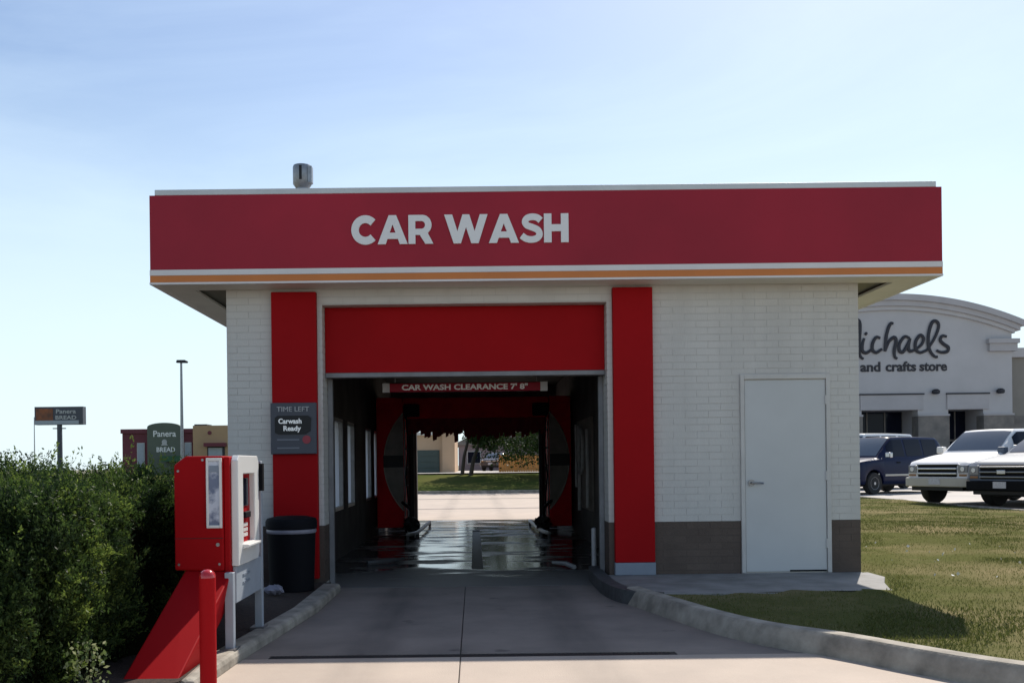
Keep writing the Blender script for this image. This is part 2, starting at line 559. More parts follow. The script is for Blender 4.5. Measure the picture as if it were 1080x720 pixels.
def text(name, txt, m, parent, x, y, z, size, wx=1.0, offset=0.0, align='CENTER', width=None, ext=0.004):
    """lettering on a plane that faces the camera (-Y); z is the baseline"""
    vs, fs = text_mesh(txt, size, wx, offset, ext, align)
    if width:
        cur = max(v[0] for v in vs) - min(v[0] for v in vs)
        vs = [(v[0] * width / cur, v[1], v[2]) for v in vs]
    b = MB()
    b.add([(x + v[0], y - v[2], z + v[1]) for v in vs], fs)
    return b.build(name, m, parent)

def arc(cx, cy, r, a0, a1, n):
    return [(cx + r * math.cos(R(a0 + (a1 - a0) * i / n)), cy + r * math.sin(R(a0 + (a1 - a0) * i / n))) for i in range(n + 1)]

def leaves(name, centers, axes, sizes, tones, m, parent=None, width=0.45, jitter=1.0):
    """one diamond-shaped leaf for each centre"""
    n = len(centers)
    ax = axes / (np.linalg.norm(axes, axis=1, keepdims=True) + 1e-9)
    rnd = rng.normal(size=(n, 3))
    side = np.cross(ax, rnd)
    side /= (np.linalg.norm(side, axis=1, keepdims=True) + 1e-9)
    s = sizes[:, None]
    off = np.array(wloc(parent)) if parent else np.zeros(3)
    base = centers - off
    v = np.empty((n, 4, 3))
    v[:, 0] = base - ax * s * 0.5
    v[:, 1] = base + side * s * width * 0.5
    v[:, 2] = base + ax * s * 0.5
    v[:, 3] = base - side * s * width * 0.5
    me = bpy.data.meshes.new(name)
    me.vertices.add(n * 4)
    me.vertices.foreach_set('co', v.reshape(-1))
    me.loops.add(n * 4)
    me.loops.foreach_set('vertex_index', np.arange(n * 4, dtype=np.int32))
    me.polygons.add(n)
    me.polygons.foreach_set('loop_start', np.arange(0, n * 4, 4, dtype=np.int32))
    me.update(calc_edges=True)
    at = me.attributes.new('tone', 'FLOAT', 'FACE')
    at.data.foreach_set('value', tones.astype(np.float32))
    me.materials.append(M[m])
    o = bpy.data.objects.new(name, me)
    COL.objects.link(o)
    o.parent = parent
    return o

# ================================================================== THE SETTING
# far ground to the horizon
struct(MB().quad((-1500, -300, -0.06), (1500, -300, -0.06), (1500, 2500, -0.06), (-1500, 2500, -0.06)).build('ground', 'far_ground'))

# driveway: concrete slabs with open joints and a trench drain
drv = struct(box('driveway', 'dark', None, -9, 14, -8, 10.36, -0.05, -0.012))
JX = -0.11
rows = [(-7.9, -2.0), (-1.985, 2.2), (2.215, 6.585), (6.705, 10.375)]
cols = [(-8.9, -4.6), (-4.585, JX - 0.0028), (JX + 0.0028, 4.4), (4.415, 13.9)]
for (ya, yb) in rows:
    for (xa, xb) in cols:
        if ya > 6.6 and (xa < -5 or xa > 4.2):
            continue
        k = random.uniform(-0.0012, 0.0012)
        box('slab', 'worn_shaded' if ya > 6.6 else 'concrete', drv, xa, xb, ya, yb, -0.03, 0.0 + k, bevel=0.006)  # slabs past the drain get the concrete with shade in its colour
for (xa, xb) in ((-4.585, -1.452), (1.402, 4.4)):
    box('slab', 'worn_shaded', drv, xa, xb, 6.5862, 6.7042, -0.03, -0.001)
for (xa, xb) in ((-8.9, -4.6), (4.415, 13.9)):
    box('slab', 'concrete', drv, xa, xb, 6.5862, 10.375, -0.03, -0.001)
# trench drain: channel frame and bars
box('drain_channel', 'black', drv, -1.45, 1.40, 6.590, 6.70, -0.03, -0.006)
gm = MB().box(0, 0.012, 0, 0.104, 0, 0.010)
g0 = None
nb = 95
drain = MB()
for i in range(nb):
    x = -1.44 + i * (2.82 / nb)
    drain.box(x, x + 0.012, 6.594, 6.696, -0.006, -0.003)
dg_ = drain.build('drain_grate', 'black', drv)
dg_['kind'] = 'stuff'

# left planting bed with curb
bedpts = [(-9, 4.6), (-2.6, 4.6), (-1.98, 5.40), (-1.77, 5.62), (-1.75, 6.5), (-1.58, 8.7), (-1.58, 10.38), (-2.69, 10.38), (-2.69, 40), (-9, 40)]
struct(MB().prism(bedpts, 'z', -0.04, 0.065).build('planting_bed', 'mulch'))
cl = [(-1.76, 5.62), (-1.72, 5.56), (-1.66, 5.60), (-1.62, 6.5), (-1.44, 8.7), (-1.44, 10.15), (-1.62, 10.15), (-1.62, 8.7), (-1.80, 6.5)]
struct(MB().prism(cl, 'z', -0.03, 0.085).build('curb_left', 'curb', bevel=0.035))

# right kerb: flares out towards the camera
gut = catmull([(1.40, 9.06), (1.60, 8.25), (1.83, 7.4), (2.07, 6.86), (2.42, 6.42), (2.70, 5.95), (3.05, 5.45), (3.7, 4.85), (4.8, 4.3), (8.0, 3.9), (13.9, 3.8)], 5)
def offset_path(path, dst):
    out = []
    n = len(path)
    for i in range(n):
        a, b = path[max(i - 1, 0)], path[min(i + 1, n - 1)]
        tx, ty = b[0] - a[0], b[1] - a[1]
        q = math.hypot(tx, ty)
        out.append((path[i][0] - ty / q * dst, path[i][1] + tx / q * dst))
    return out
back = offset_path(gut, 0.19)
kb = MB()
n = len(gut)
face = offset_path(gut, 0.035)
prof = [(gut, -0.03), (gut, 0.0), (face, 0.125), (offset_path(gut, 0.06), 0.148), (offset_path(gut, 0.16), 0.152), (back, 0.135), (back, -0.03)]
vs = [(p[0], p[1], z) for (pa, z) in prof for p in pa]
fs = []
for a in range(len(prof) - 1):
    for i in range(n - 1):
        fs.append((a * n + i, a * n + i + 1, (a + 1) * n + i + 1, (a + 1) * n + i))
fs.append(tuple(a * n for a in range(len(prof))))
fs.append(tuple(a * n + n - 1 for a in range(len(prof) - 1, -1, -1)))
kb.add(vs, fs)
curb_r = struct(kb.build('curb_right', 'curb', smooth=True))
# dark tyre-scuffed nose at its end
nose = catmull([(1.66, 8.68), (1.50, 8.83), (1.36, 9.10), (1.29, 9.6), (1.285, 10.2), (1.30, 10.8), (1.33, 11.1)], 5)
nose2 = offset_path(nose, -0.14)
MB().prism(nose + nose2[::-1], 'z', -0.03, 0.135).build('curb_nose', 'scuffed', curb_r, bevel=0.03)

# concrete pad in front of the door
pad = [(1.42, 10.39), (1.42, 9.75), (1.5, 9.2), (1.66, 8.90), (3.60, 8.76)] + arc(3.66, 9.06, 0.30, -80, 0, 6) + [(4.10, 9.5), (4.30, 9.95), (4.30, 10.39)]
struct(MB().prism(pad, 'z', -0.03, 0.11).build('door_pad', 'concrete_grey', bevel=0.015))

# lawn to the right: a gently uneven sheet
def lawn_z(x, y):
    base = 0.10 + 0.10 * np.clip((np.hypot(x - 2.5, y - 7) - 1.0) / 9.0, 0, 1)
    bmp = 0.022 * np.sin(x * 1.7 + 0.6 * y) * np.sin(y * 1.3 - 0.4 * x) + 0.012 * np.sin(x * 4.1) * np.cos(y * 3.7)
    return base + bmp * np.clip((np.hypot(x - 2.5, y - 7)) / 3.0, 0.1, 1)
bk = [(p[0] - 0.0, p[1]) for p in offset_path(gut, 0.185)]
bx = np.array([p[0] for p in bk])
by = np.array([p[1] for p in bk])
def lawn_mask(x, y):
    """inside the lawn: beyond the kerb, outside the building and the pad"""
    ykerb = np.interp(x, bx, by)
    return (y > ykerb) & ~((x < 4.24) & (y > 9.9)) & (x > 1.62) & (x < 11.9) & ~((x < 4.31 - np.clip(9.95 - y, 0, 1.2) * 0.40) & (y > 8.78) & (y < 10.4))
lawn_poly = [tuple(p) for p in bk if p[1] < 8.75] + [(11.9, 3.99), (11.9, 46), (4.235, 46), (4.235, 10.2), (4.28, 9.95), (4.08, 9.5), (3.94, 9.1), (3.62, 8.80), (1.72, 8.90)]
lawn_poly = [p for p in lawn_poly if not (p[0] > 11.9)]
import bmesh
bm = bmesh.new()
fverts = [bm.verts.new((p[0], p[1], 0)) for p in lawn_poly]
bm.faces.new(fverts)
bmesh.ops.triangulate(bm, faces=bm.faces)
for _ in range(60):
    ed = [e for e in bm.edges if e.calc_length() > (0.45 if min(v.co.y for v in e.verts) < 14 else 2.2)]
    if not ed:
        break
    bmesh.ops.subdivide_edges(bm, edges=ed, cuts=1)
    bmesh.ops.triangulate(bm, faces=[f for f in bm.faces if len(f.verts) > 3])
    if len(bm.verts) > 40000:
        break
for v in bm.verts:
    v.co.z = float(lawn_z(v.co.x, v.co.y))
    if v.co.x < 4.2 and v.co.y > 8.95 and v.co.y < 10.6:
        v.co.z = min(v.co.z, 0.08)
me = bpy.data.meshes.new('lawn')
bmesh.ops.recalc_face_normals(bm, faces=bm.faces)
bm.to_mesh(me)
bm.free()
me.materials.append(M['turf'])
for p in me.polygons:
    p.use_smooth = True
lawn = bpy.data.objects.new('lawn', me)
COL.objects.link(lawn)
struct(lawn)

# grass blades on it
def vnoise(x, y, s):
    q = np.zeros_like(x)
    for k, (a, b, c) in enumerate([(1.0, 0.37, 0.3), (0.53, -0.91, 1.7), (-0.8, 1.1, 4.0), (1.9, 0.8, 2.2), (-1.4, 2.1, 0.9)]):
        q += np.sin((a * x + b * y) * s + c + 1.3 * np.sin((b * x - a * y) * s * 0.7 + k))
    return q / 5
pts = []
for (y0, y1, dens) in [(3.9, 7.5, 2600), (7.5, 11, 1900), (11, 18, 900), (18, 32, 300)]:
    nn = int((11.9 - 1.6) * (y1 - y0) * dens)
    x = rng.uniform(1.6, 11.9, nn)
    y = rng.uniform(y0, y1, nn)
    ok = lawn_mask(x, y) & (x < 0.66 * y + 0.6)
    pts.append(np.stack([x[ok], y[ok]], 1))
pts = np.concatenate(pts)
dry = vnoise(pts[:, 0], pts[:, 1], 1.1) * 0.5 + 0.52 + 0.35 * np.exp(-((pts[:, 0] - 5.2) ** 2 / 2.2 + (pts[:, 1] - 11.5) ** 2 / 7.0)) - 0.3 * np.clip((pts[:, 1] - 13) / 6, 0, 1)
keep = rng.uniform(size=len(pts)) > np.clip(dry - 0.42, 0, 0.5)
pts, dry = pts[keep], dry[keep]
n = len(pts)
dist = np.hypot(pts[:, 0], pts[:, 1])
h = rng.uniform(0.016, 0.042, n) * (1 + 0.25 * vnoise(pts[:, 0], pts[:, 1], 3.0)) * np.where(dry > 0.5, 0.65, 1)
axs = np.stack([rng.normal(0, 0.45, n), rng.normal(0, 0.45, n), np.ones(n)], 1)
ctr = np.stack([pts[:, 0], pts[:, 1], lawn_z(pts[:, 0], pts[:, 1]) + h * 0.42], 1)
tone = np.clip(dry * 0.75 + rng.normal(0, 0.14, n), 0, 1)
wf = 0.16 + 0.012 * dist.mean()
gr = leaves('grass', ctr, axs, h, tone, 'blade', None, width=0.26)
gr['kind'] = 'stuff'
gr['label'] = 'short patchy green and straw coloured lawn grass beside the car wash'
# tiny white clover heads and dropped leaves
nc = 70
x = rng.uniform(4.3, 9, nc)
y = rng.uniform(7.0, 13, nc)
ok = lawn_mask(x, y)
x, y = x[ok], y[ok]
cl_ = leaves('clover_flowers', np.stack([x, y, lawn_z(x, y) + 0.06], 1), rng.normal(size=(len(x), 3)), rng.uniform(0.025, 0.05, len(x)), np.ones(len(x)), 'plastic_white', None, 0.9)
cl_['kind'] = 'stuff'
cl_['label'] = 'scattered small white clover flowers in the lawn'

# parking lot with kerb
struct(MB().quad((12.05, -5, 0.19), (90, -5, 0.19), (90, 110, 0.19), (12.05, 110, 0.19)).build('parking_lot', 'lot'))
struct(MB().prism([(11.88, 3.7), (12.05, 3.7), (12.05, 46), (11.88, 46)], 'z', -0.04, 0.225).build('curb_lot', 'curb', bevel=0.02))

# pavement beyond the exit and the grass berm behind it
ap = struct(box('exit_pavement', 'dark', None, -30, 4.22, 22.95, 44.3, -0.05, -0.012))
for (ya, yb) in [(22.96, 29.19), (29.22, 36.5), (36.53, 44.25)]:
    for (xa, xb) in [(-14, -6.02), (-6, 4.2)]:
        box('slab', 'concrete', ap, xa, xb, ya, yb, -0.03, random.uniform(-0.001, 0.001))
for (ya, yb) in ((28.7, 29.17), (36.9, 37.5)):
    box('gutter_strip', 'worn_shaded', ap, -14, 4.2, ya, yb, -0.02, 0.004)
struct(MB().prism([(-30, 44.25), (11.85, 44.25), (11.85, 44.45), (-30, 44.45)], 'z', -0.04, 0.13).build('curb_exit', 'curb', bevel=0.03))
bv, bf = [], []
nx, ny = 40, 24
for j in range(ny + 1):
    y = 44.45 + (j / ny) ** 1.5 * 66
    for i in range(nx + 1):
        x = -60 + i * 71.85 / nx
        z = 0.11 + 0.66 * (1 - math.cos(math.pi * min(1, (y - 44.45) / 8.5))) / 2 + 0.03 * math.sin(x * 0.6 + y)
        bv.append((x, y, z))
for j in range(ny):
    for i in range(nx):
        a = j * (nx + 1) + i
        bf.append((a, a + 1, a + nx + 2, a + nx + 1))
b_ = MB()
b_.add(bv, bf)
struct(b_.build('grass_berm', 'turf_green', smooth=True))
struct(MB().quad((-6, 55.6, 0.86), (11, 55.6, 0.86), (11, 79.5, 0.86), (-6, 79.5, 0.86)).build('far_pavement', 'lot'))

# ================================================================== CAR WASH BUILDING
FY = 10.4            # front wall plane
BX0, BX1 = -2.698, 4.232
OX0, OX1 = -1.649, 1.471
EYW = 22.8           # exit wall
SOF = 3.28
cw = thing('car_wash_building', 'white brick car wash with a wide red fascia and drive-through bay', 'car wash', (0.75, 16.6, 0))

# wall backing (mortar face lies 5 mm behind the brick faces)
MY = FY + 0.0045
wall = MB()
wall.box(BX0, OX0 - 0.006, MY, 11.0, 0.0, SOF)
wall.box(OX1 + 0.006, BX1, MY, 11.0, 0.0, SOF)
wall.box(OX0 - 0.006, OX1 + 0.006, MY, 11.0, 3.10, SOF)
wall_o = wall.build('wall', 'white_mortar', cw)
# brown wainscot backing
wains = None
for (xa, xb) in ((BX0 - 0.0015, OX0 - 0.0045), (OX1 + 0.0045, 2.923), (3.907, BX1 + 0.0015)):
    wq_ = box('wainscot', 'brown_mortar', cw, xa, xb, MY - 0.0015, 10.995, 0.05, 0.688)
    wains = wains or wq_

# bricks
BL, BH, JT = 0.254, 0.0665, 0.0095
PX, PZ = BL + 0.0042, BH + JT
full = []
cut_w, cut_b = MB(), MB()
def lay(x0, x1, z0, z1, brown_below=0.688):
    k0 = int(math.floor(z0 / PZ))
    k1 = int(math.ceil(z1 / PZ))
    for k in range(k0, k1):
        za, zb = max(k * PZ, z0), min(k * PZ + BH, z1)
        if zb - za < 0.012:
            continue
        off = (k % 2) * PX / 2
        i0 = int(math.floor((x0 - off) / PX)) - 1
        for i in range(i0, i0 + int((x1 - x0) / PX) + 4):
            xa, xb = max(off + i * PX, x0), min(off + i * PX + BL, x1)
            if xb - xa < 0.02:
                continue
            br = zb <= brown_below + 0.02
            if xb - xa > BL - 0.001 and zb - za > BH - 0.001:
                full.append((xa, za, br))
            else:
                (cut_b if br else cut_w).box(xa, xb, FY + random.uniform(0, 0.0015), FY + 0.02, za, zb)
lay(BX0, -2.196, 0.11, SOF - 0.01)
lay(-1.703, OX0, 0.11, SOF - 0.01)
lay(OX0, OX1, 3.115, SOF - 0.01)
lay(OX1, 1.528, 0.11, SOF - 0.01)
lay(1.966, 2.918, 0.11, SOF - 0.01)
lay(2.918, 3.912, 2.300, SOF - 0.01)
lay(3.912, BX1, 0.11, SOF - 0.01)
# jamb returns (bricks on the two cheeks of the bay mouth)
for k in range(1, 43):
    za, zb = k * PZ, min(k * PZ + BH, 3.09)
    if zb - za < 0.02:
        continue
    y = FY + 0.001
    first = (0.12 if k % 2 else BL)
    while y < 10.99:
        y2 = min(y + first, 10.995)
        first = BL
        if y2 - y > 0.02:
            t = cut_b if zb <= 0.70 else cut_w
            t.box(OX0 - 0.015, OX0, y + 0.021 if y < FY + 0.01 else y, y2, za, zb)
            t.box(OX1, OX1 + 0.015, y + 0.021 if y < FY + 0.01 else y, y2, za, zb)
        y = y2 + JT
bmesh_brick = MB().box(0, BL, 0, 0.02, 0, BH)
random.shuffle(full)
src = {}
cnt = 0
for (xa, za, br) in sorted(full, key=lambda t: t[2]):
    if cnt < 290:
        key = 'brown_brick' if br else 'white_brick'
        if key not in src:
            par = wains if br else wall_o
            o = bmesh_brick.build('brick', key, None)
            src[key] = o.data
        else:
            o = bpy.data.objects.new('brick', src[key])
            COL.objects.link(o)
        o.parent = wains if br else wall_o
        o.location = Vector((xa, FY + random.uniform(0, 0.0018), za)) - wloc(wall_o)
        cnt += 1
    else:
        (cut_b if br else cut_w).box(xa, xa + BL, FY + random.uniform(0, 0.0015), FY + 0.02, za, za + BH)
a_ = cut_w.build('brickwork', 'white_brick', wall_o)
a_['kind'] = 'stuff'
a_ = cut_b.build('brickwork', 'brown_brick', wains)
a_['kind'] = 'stuff'

# side, exit and inner walls
sw = MB()
sw.box(BX0, BX0 + 0.2, 11.003, EYW, 0, SOF)
sw.build('side_wall', 'white_brick', cw)
# (left side wall is cut for the windows below: rebuilt as pieces)
bpy.data.objects.remove(bpy.data.objects['side_wall'])
WZ0, WZ1 = 0.69, 2.03
wins = [(13.30, 14.24), (14.66, 15.6), (17.1, 18.1), (18.55, 19.5), (20.0, 20.95)]
LX0, LX1 = BX0, -1.95
def left_wall(x0, x1, m, name):
    b = MB()
    b.box(x0, x1, 11.003, EYW - 0.3, 0, WZ0)
    b.box(x0, x1, 11.003, EYW - 0.3, WZ1, SOF - 0.004)
    ys = [11.003] + [t for wv in wins for t in wv] + [EYW - 0.3]
    for i in range(0, len(ys), 2):
        b.box(x0, x1, ys[i], ys[i + 1], WZ0 + 0.001, WZ1 - 0.001)
    return b.build(name, m, cw)
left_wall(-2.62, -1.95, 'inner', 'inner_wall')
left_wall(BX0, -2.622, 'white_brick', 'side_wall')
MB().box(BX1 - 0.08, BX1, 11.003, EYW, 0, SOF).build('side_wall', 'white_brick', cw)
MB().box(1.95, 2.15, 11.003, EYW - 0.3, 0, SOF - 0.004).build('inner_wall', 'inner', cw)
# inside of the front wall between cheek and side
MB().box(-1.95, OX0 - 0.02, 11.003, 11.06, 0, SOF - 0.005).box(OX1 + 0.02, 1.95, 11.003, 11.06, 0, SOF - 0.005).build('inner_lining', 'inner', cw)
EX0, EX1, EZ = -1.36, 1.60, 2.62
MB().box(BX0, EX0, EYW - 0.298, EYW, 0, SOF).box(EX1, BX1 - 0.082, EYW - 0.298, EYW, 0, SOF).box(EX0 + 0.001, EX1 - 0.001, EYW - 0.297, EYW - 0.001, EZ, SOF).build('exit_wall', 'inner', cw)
for (ya, yb) in wins:
    wf_ = MB()
    for (p, q, r_, s_) in [(ya, ya + 0.05, WZ0, WZ1), (yb - 0.05, yb, WZ0, WZ1), (ya + 0.05, yb - 0.05, WZ0, WZ0 + 0.05), (ya + 0.05, yb - 0.05, WZ1 - 0.05, WZ1)]:
        wf_.box(-2.10, -1.965, p, q, r_, s_)
    wo = wf_.build('window', 'pale', cw)
    box('pane', 'frosted', wo, -2.03, -2.022, ya + 0.051, yb - 0.051, WZ0 + 0.051, WZ1 - 0.051)
# ceiling, roof, floor
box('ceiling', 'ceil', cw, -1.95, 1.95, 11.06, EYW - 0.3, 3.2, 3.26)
box('roof', 'galv', cw, -3.33, 4.91, 10.10, 23.10, 4.02, 4.10)
fl = MB()
fl.box(-1.949, -0.045, 10.39, 22.95, -0.05, 0.001)
fl.box(0.105, 1.949, 10.39, 22.95, -0.05, 0.001)
fl.box(-0.045, 0.105, 10.39, 12.1, -0.05, 0.0005)
fl.box(-0.045, 0.105, 19.3, 22.95, -0.05, 0.0005)
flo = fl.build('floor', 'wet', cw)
box('floor_drain', 'black', cw, -0.045, 0.105, 12.1, 19.3, -0.05, -0.02)
# header panel, recessed in the mouth, with a metal lintel
hp = box('header_panel', 'red_bright', cw, OX0 + 0.002, OX1 - 0.002, 10.575, 10.64, 2.372, 3.098, bevel=0.004)
box('lintel', 'frame_grey', cw, OX0 + 0.004, OX1 - 0.004, 10.55, 10.70, 2.318, 2.368, bevel=0.004)
box('jamb_frame', 'frame_grey', cw, OX0 + 0.003, OX0 + 0.055, 10.72, 10.80, 0.0, 2.316, bevel=0.004)
box('jamb_frame', 'frame_grey', cw, OX1 - 0.055, OX1 - 0.003, 10.72, 10.80, 0.0, 2.316, bevel=0.004)
# red pilasters
box('pilaster', 'red_bright', cw, -2.194, -1.705, 10.33, 10.415, 0.11, 3.235, bevel=0.006)
pr = box('pilaster', 'red_bright', cw, 1.530, 1.964, 10.33, 10.415, 0.248, 3.245, bevel=0.006)
box('base_plate', 'bluegrey', pr, 1.526, 1.968, 10.322, 10.416, 0.112, 0.246, bevel=0.004)
# trim board under the soffit
# canopy: fascia ring, stripes, trim, soffit, coping
CX0, CX1, CY0, CY1 = -3.403, 4.978, 10.03, 23.17
def ring(name, m, x0, x1, y0, y1, t, z0, z1, parent=cw, bevel=0.0):
    b = MB()
    b.box(x0, x1, y0, y0 + t, z0, z1)
    b.box(x0, x1, y1 - t, y1, z0, z1)
    b.box(x0, x0 + t, y0 + t, y1 - t, z0, z1)
    b.box(x1 - t, x1, y0 + t, y1 - t, z0, z1)
    return b.build(name, m, parent, bevel)
fas = ring('fascia', 'red', CX0, CX1, CY0, CY1, 0.06, 3.428, 4.213)
ring('white_stripe', 'stripe', CX0 - 0.004, CX1 + 0.004, CY0 - 0.004, CY1 + 0.004, 0.06, 3.367, 3.426)
ring('orange_stripe', 'orange', CX0 - 0.002, CX1 + 0.002, CY0 - 0.002, CY1 + 0.002, 0.06, 3.295, 3.365)
ring('drip_trim', 'stripe', CX0 - 0.006, CX1 + 0.006, CY0 - 0.006, CY1 + 0.006, 0.07, 3.272, 3.293)
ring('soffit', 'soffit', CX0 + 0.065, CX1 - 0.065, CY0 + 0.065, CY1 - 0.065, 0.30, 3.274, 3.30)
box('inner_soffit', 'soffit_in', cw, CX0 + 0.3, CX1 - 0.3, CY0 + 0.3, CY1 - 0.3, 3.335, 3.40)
ring('coping', 'coping', CX0 + 0.052, CX1 - 0.052, CY0 + 0.008, CY1 - 0.05, 0.14, 4.215, 4.277, bevel=0.006)
# panel seams of the fascia
# exit canopy band is the same ring
# roof vent
vt = MB()
vt.lathe([(0.085, 4.05), (0.085, 5.19)], -2.31, 13.0, 16)
vo = vt.build('roof_vent', 'galv', cw, smooth=True)
vc = MB()
vc.lathe([(0.088, 5.14), (0.13, 5.20), (0.13, 5.42), (0.12, 5.45), (0.05, 5.47)], -2.31, 13.0, 16)
vc_o = vc.build('vent_cap', 'galv', vo, smooth=True)
box('vent_slot', 'black', vo, -2.33, -2.295, 12.862, 12.88, 5.23, 5.42)
box('vent_flap', 'galv', vo, -2.22, -2.165, 12.90, 13.02, 5.20, 5.42)

# CAR WASH letters
def glyph(ch):
    if ch == 'C':
        return stroke_outline(arc(0.5, 0.5, 0.375, 43, 317, 26), 0.27), [], 0.90
    if ch == 'A':
        return [(0, 0), (0.41, 1), (0.68, 1), (1.09, 0), (0.80, 0), (0.735, 0.18), (0.355, 0.18), (0.29, 0)], [[(0.435, 0.395), (0.655, 0.395), (0.545, 0.68)]], 1.08
    if ch == 'R':
        out = [(0, 0), (0, 1), (0.46, 1)] + arc(0.50, 0.66, 0.34, 85, -55, 12) + [(0.90, 0), (0.61, 0), (0.41, 0.31), (0.25, 0.31), (0.25, 0)]
        return out, [[(0.25, 0.79), (0.47, 0.79)] + arc(0.47, 0.655, 0.135, 80, -80, 8) + [(0.47, 0.52), (0.25, 0.52)]], 0.90
    if ch == 'W':
        return [(0, 1), (0.29, 1), (0.475, 0.42), (0.66, 1), (0.91, 1), (1.095, 0.42), (1.29, 1), (1.57, 1), (1.235, 0), (0.975, 0), (0.785, 0.56), (0.595, 0), (0.335, 0)], [], 1.57
    if ch == 'S':
        p = catmull([(0.76, 0.765), (0.64, 0.86), (0.46, 0.892), (0.28, 0.85), (0.195, 0.73), (0.27, 0.60), (0.47, 0.525), (0.66, 0.43), (0.72, 0.28), (0.62, 0.15), (0.42, 0.105), (0.22, 0.145), (0.07, 0.25)], 5)
        return stroke_outline(p, 0.228), [], 0.84
    if ch == 'H':
        return [(0, 0), (0, 1), (0.275, 1), (0.275, 0.625), (0.615, 0.625), (0.615, 1), (0.89, 1), (0.89, 0), (0.615, 0), (0.615, 0.385), (0.275, 0.385), (0.275, 0)], [], 0.88
x = 0.0
lay_ = []
for ch in 'CAR WASH':
    if ch == ' ':
        x += 0.36
        continue
    o_, hs_, wd = glyph(ch)
    lay_.append((x, o_, hs_))
    x += wd + 0.04
tot = x - 0.04
LX, LW, LH, LZ = -1.266, 2.289, 0.305, 3.668
for (x, o_, hs_) in lay_:
    f = lambda p: (LX + (x + p[0]) * LW / tot, LZ + p[1] * LH)
    MB().prism([f(p) for p in o_], 'y', 10.012, 10.031, [[f(p) for p in h_] for h_ in hs_]).build('letter', 'letter', fas)

# service door
fr = MB()
fr.box(2.923, 2.966, 10.375, 10.45, 0.112, 2.285)
fr.box(3.862, 3.907, 10.375, 10.45, 0.112, 2.285)
fr.box(2.966, 3.862, 10.375, 10.45, 2.232, 2.285)
fro = fr.build('door_frame', 'frame', cw, bevel=0.004)
dr = box('door', 'door', cw, 2.972, 3.856, 10.392, 10.44, 0.125, 2.222, bevel=0.003)
box('door_gap', 'black', fro, 2.968, 3.86, 10.442, 10.46, 0.114, 2.23)
hd = MB()
hd.lathe([(0.036, 10.374), (0.036, 10.392)], 3.035, 1.10, 14, axis='y')
hd.tube([(3.035, 10.385, 1.10), (3.035, 10.335, 1.10), (3.06, 10.33, 1.10), (3.15, 10.33, 1.095)], 0.011, 8)
hd.build('door_handle', 'steel', dr, smooth=True)
for hz in (0.38, 1.12, 1.95):
    MB().lathe([(0.011, hz), (0.011, hz + 0.10)], 3.858, 10.386, 8).build('hinge', 'frame', dr)
box('door_sweep', 'dark', dr, 3.45, 3.852, 10.386, 10.391, 0.126, 0.142)

# ---- a tall wall strip on the right cheek: hose and equipment inside the bay
hr = thing('hose_rack', 'pale hoses and pipes hanging on the dark right wall inside the bay', 'hose rack', (1.9, 16.6, 0.6))
box('backboard', 'olive', hr, 1.915, 1.945, 15.4, 17.6, 0.55, 2.1)
for (y, z0, z1, r) in [(15.7, 0.6, 1.9, 0.025), (16.9, 0.5, 2.0, 0.03), (17.4, 0.9, 2.05, 0.02)]:
    MB().tube([(1.87, y, z0), (1.88, y + 0.03, (z0 + z1) / 2), (1.87, y, z1)], r, 8).build('pipe', 'pale', hr, smooth=True)
hz_ = [(1.84, 16.35 + 0.30 * math.cos(t * 0.35), 1.55 + 0.38 * math.sin(t * 0.35)) for t in range(0, 38)]
MB().tube(hz_, 0.03, 6).build('hose', 'pale', hr, smooth=True)

# ---- wash gantry
gn = thing('wash_gantry', 'red wash gantry with fringed curtain standing across the dark bay', 'wash machine', (0, 18.6, 0))
GY = 18.5
for s in (-1, 1):
    xi, xo = (-1.375, -1.90) if s < 0 else (1.47, 1.90)
    tw = box('tower', 'red_dark', gn, xi, xo, GY, GY + 0.9, 0.12, 2.66, bevel=0.02)
    # half-round brush guard on the inner edge: dark disc with pale rim, split by a dark band
    ang = (90, 270) if s < 0 else (90, -90)
    cx_ = xi + (0.0 if s < 0 else 0.0)
    half = [(cx_ + s * (math.sqrt(1.38 ** 2 - (0.95 * (1 - 2 * q / 24)) ** 2) - 1.0), 1.40 + 0.95 * (1 - 2 * q / 24)) for q in range(25)]
    MB().prism(half, 'y', GY - 0.03, GY - 0.002).build('brush_guard', 'olive', tw)
    MB().tube([(p[0], GY - 0.036, p[1]) for p in half], 0.012, 6).build('guard_rim', 'olive_rim', tw)
    box('guard_band', 'black', tw, cx_ + s * 0.39, cx_ - s * 0.0, GY - 0.05, GY - 0.031, 1.30, 1.53)
    # inner post and roller
    xp = xi - s * 0.12
    MB().lathe([(0.055, 0.1), (0.055, 2.5)], xp, GY + 0.5, 12).build('side_brush', 'black', gn, smooth=True)
    box('wheel_box', 'dark', gn, xi - s * 0.02, xi - s * 0.2, GY - 0.1, GY + 0.5, 0.02, 0.30, bevel=0.03)
    MB().lathe([(0.11, xi - s * 0.16), (0.11, xi - s * 0.10)], GY - 0.15, 0.14, 16, axis='x').build('wheel', 'rubber', gn)
    MB().tube([(xi - s * 0.10, GY - 0.3, 0.05), (xi - s * 0.12, GY - 0.25, 0.45), (xi - s * 0.04, GY - 0.1, 0.6)], 0.025, 6).build('water_pipe', 'pale', gn)
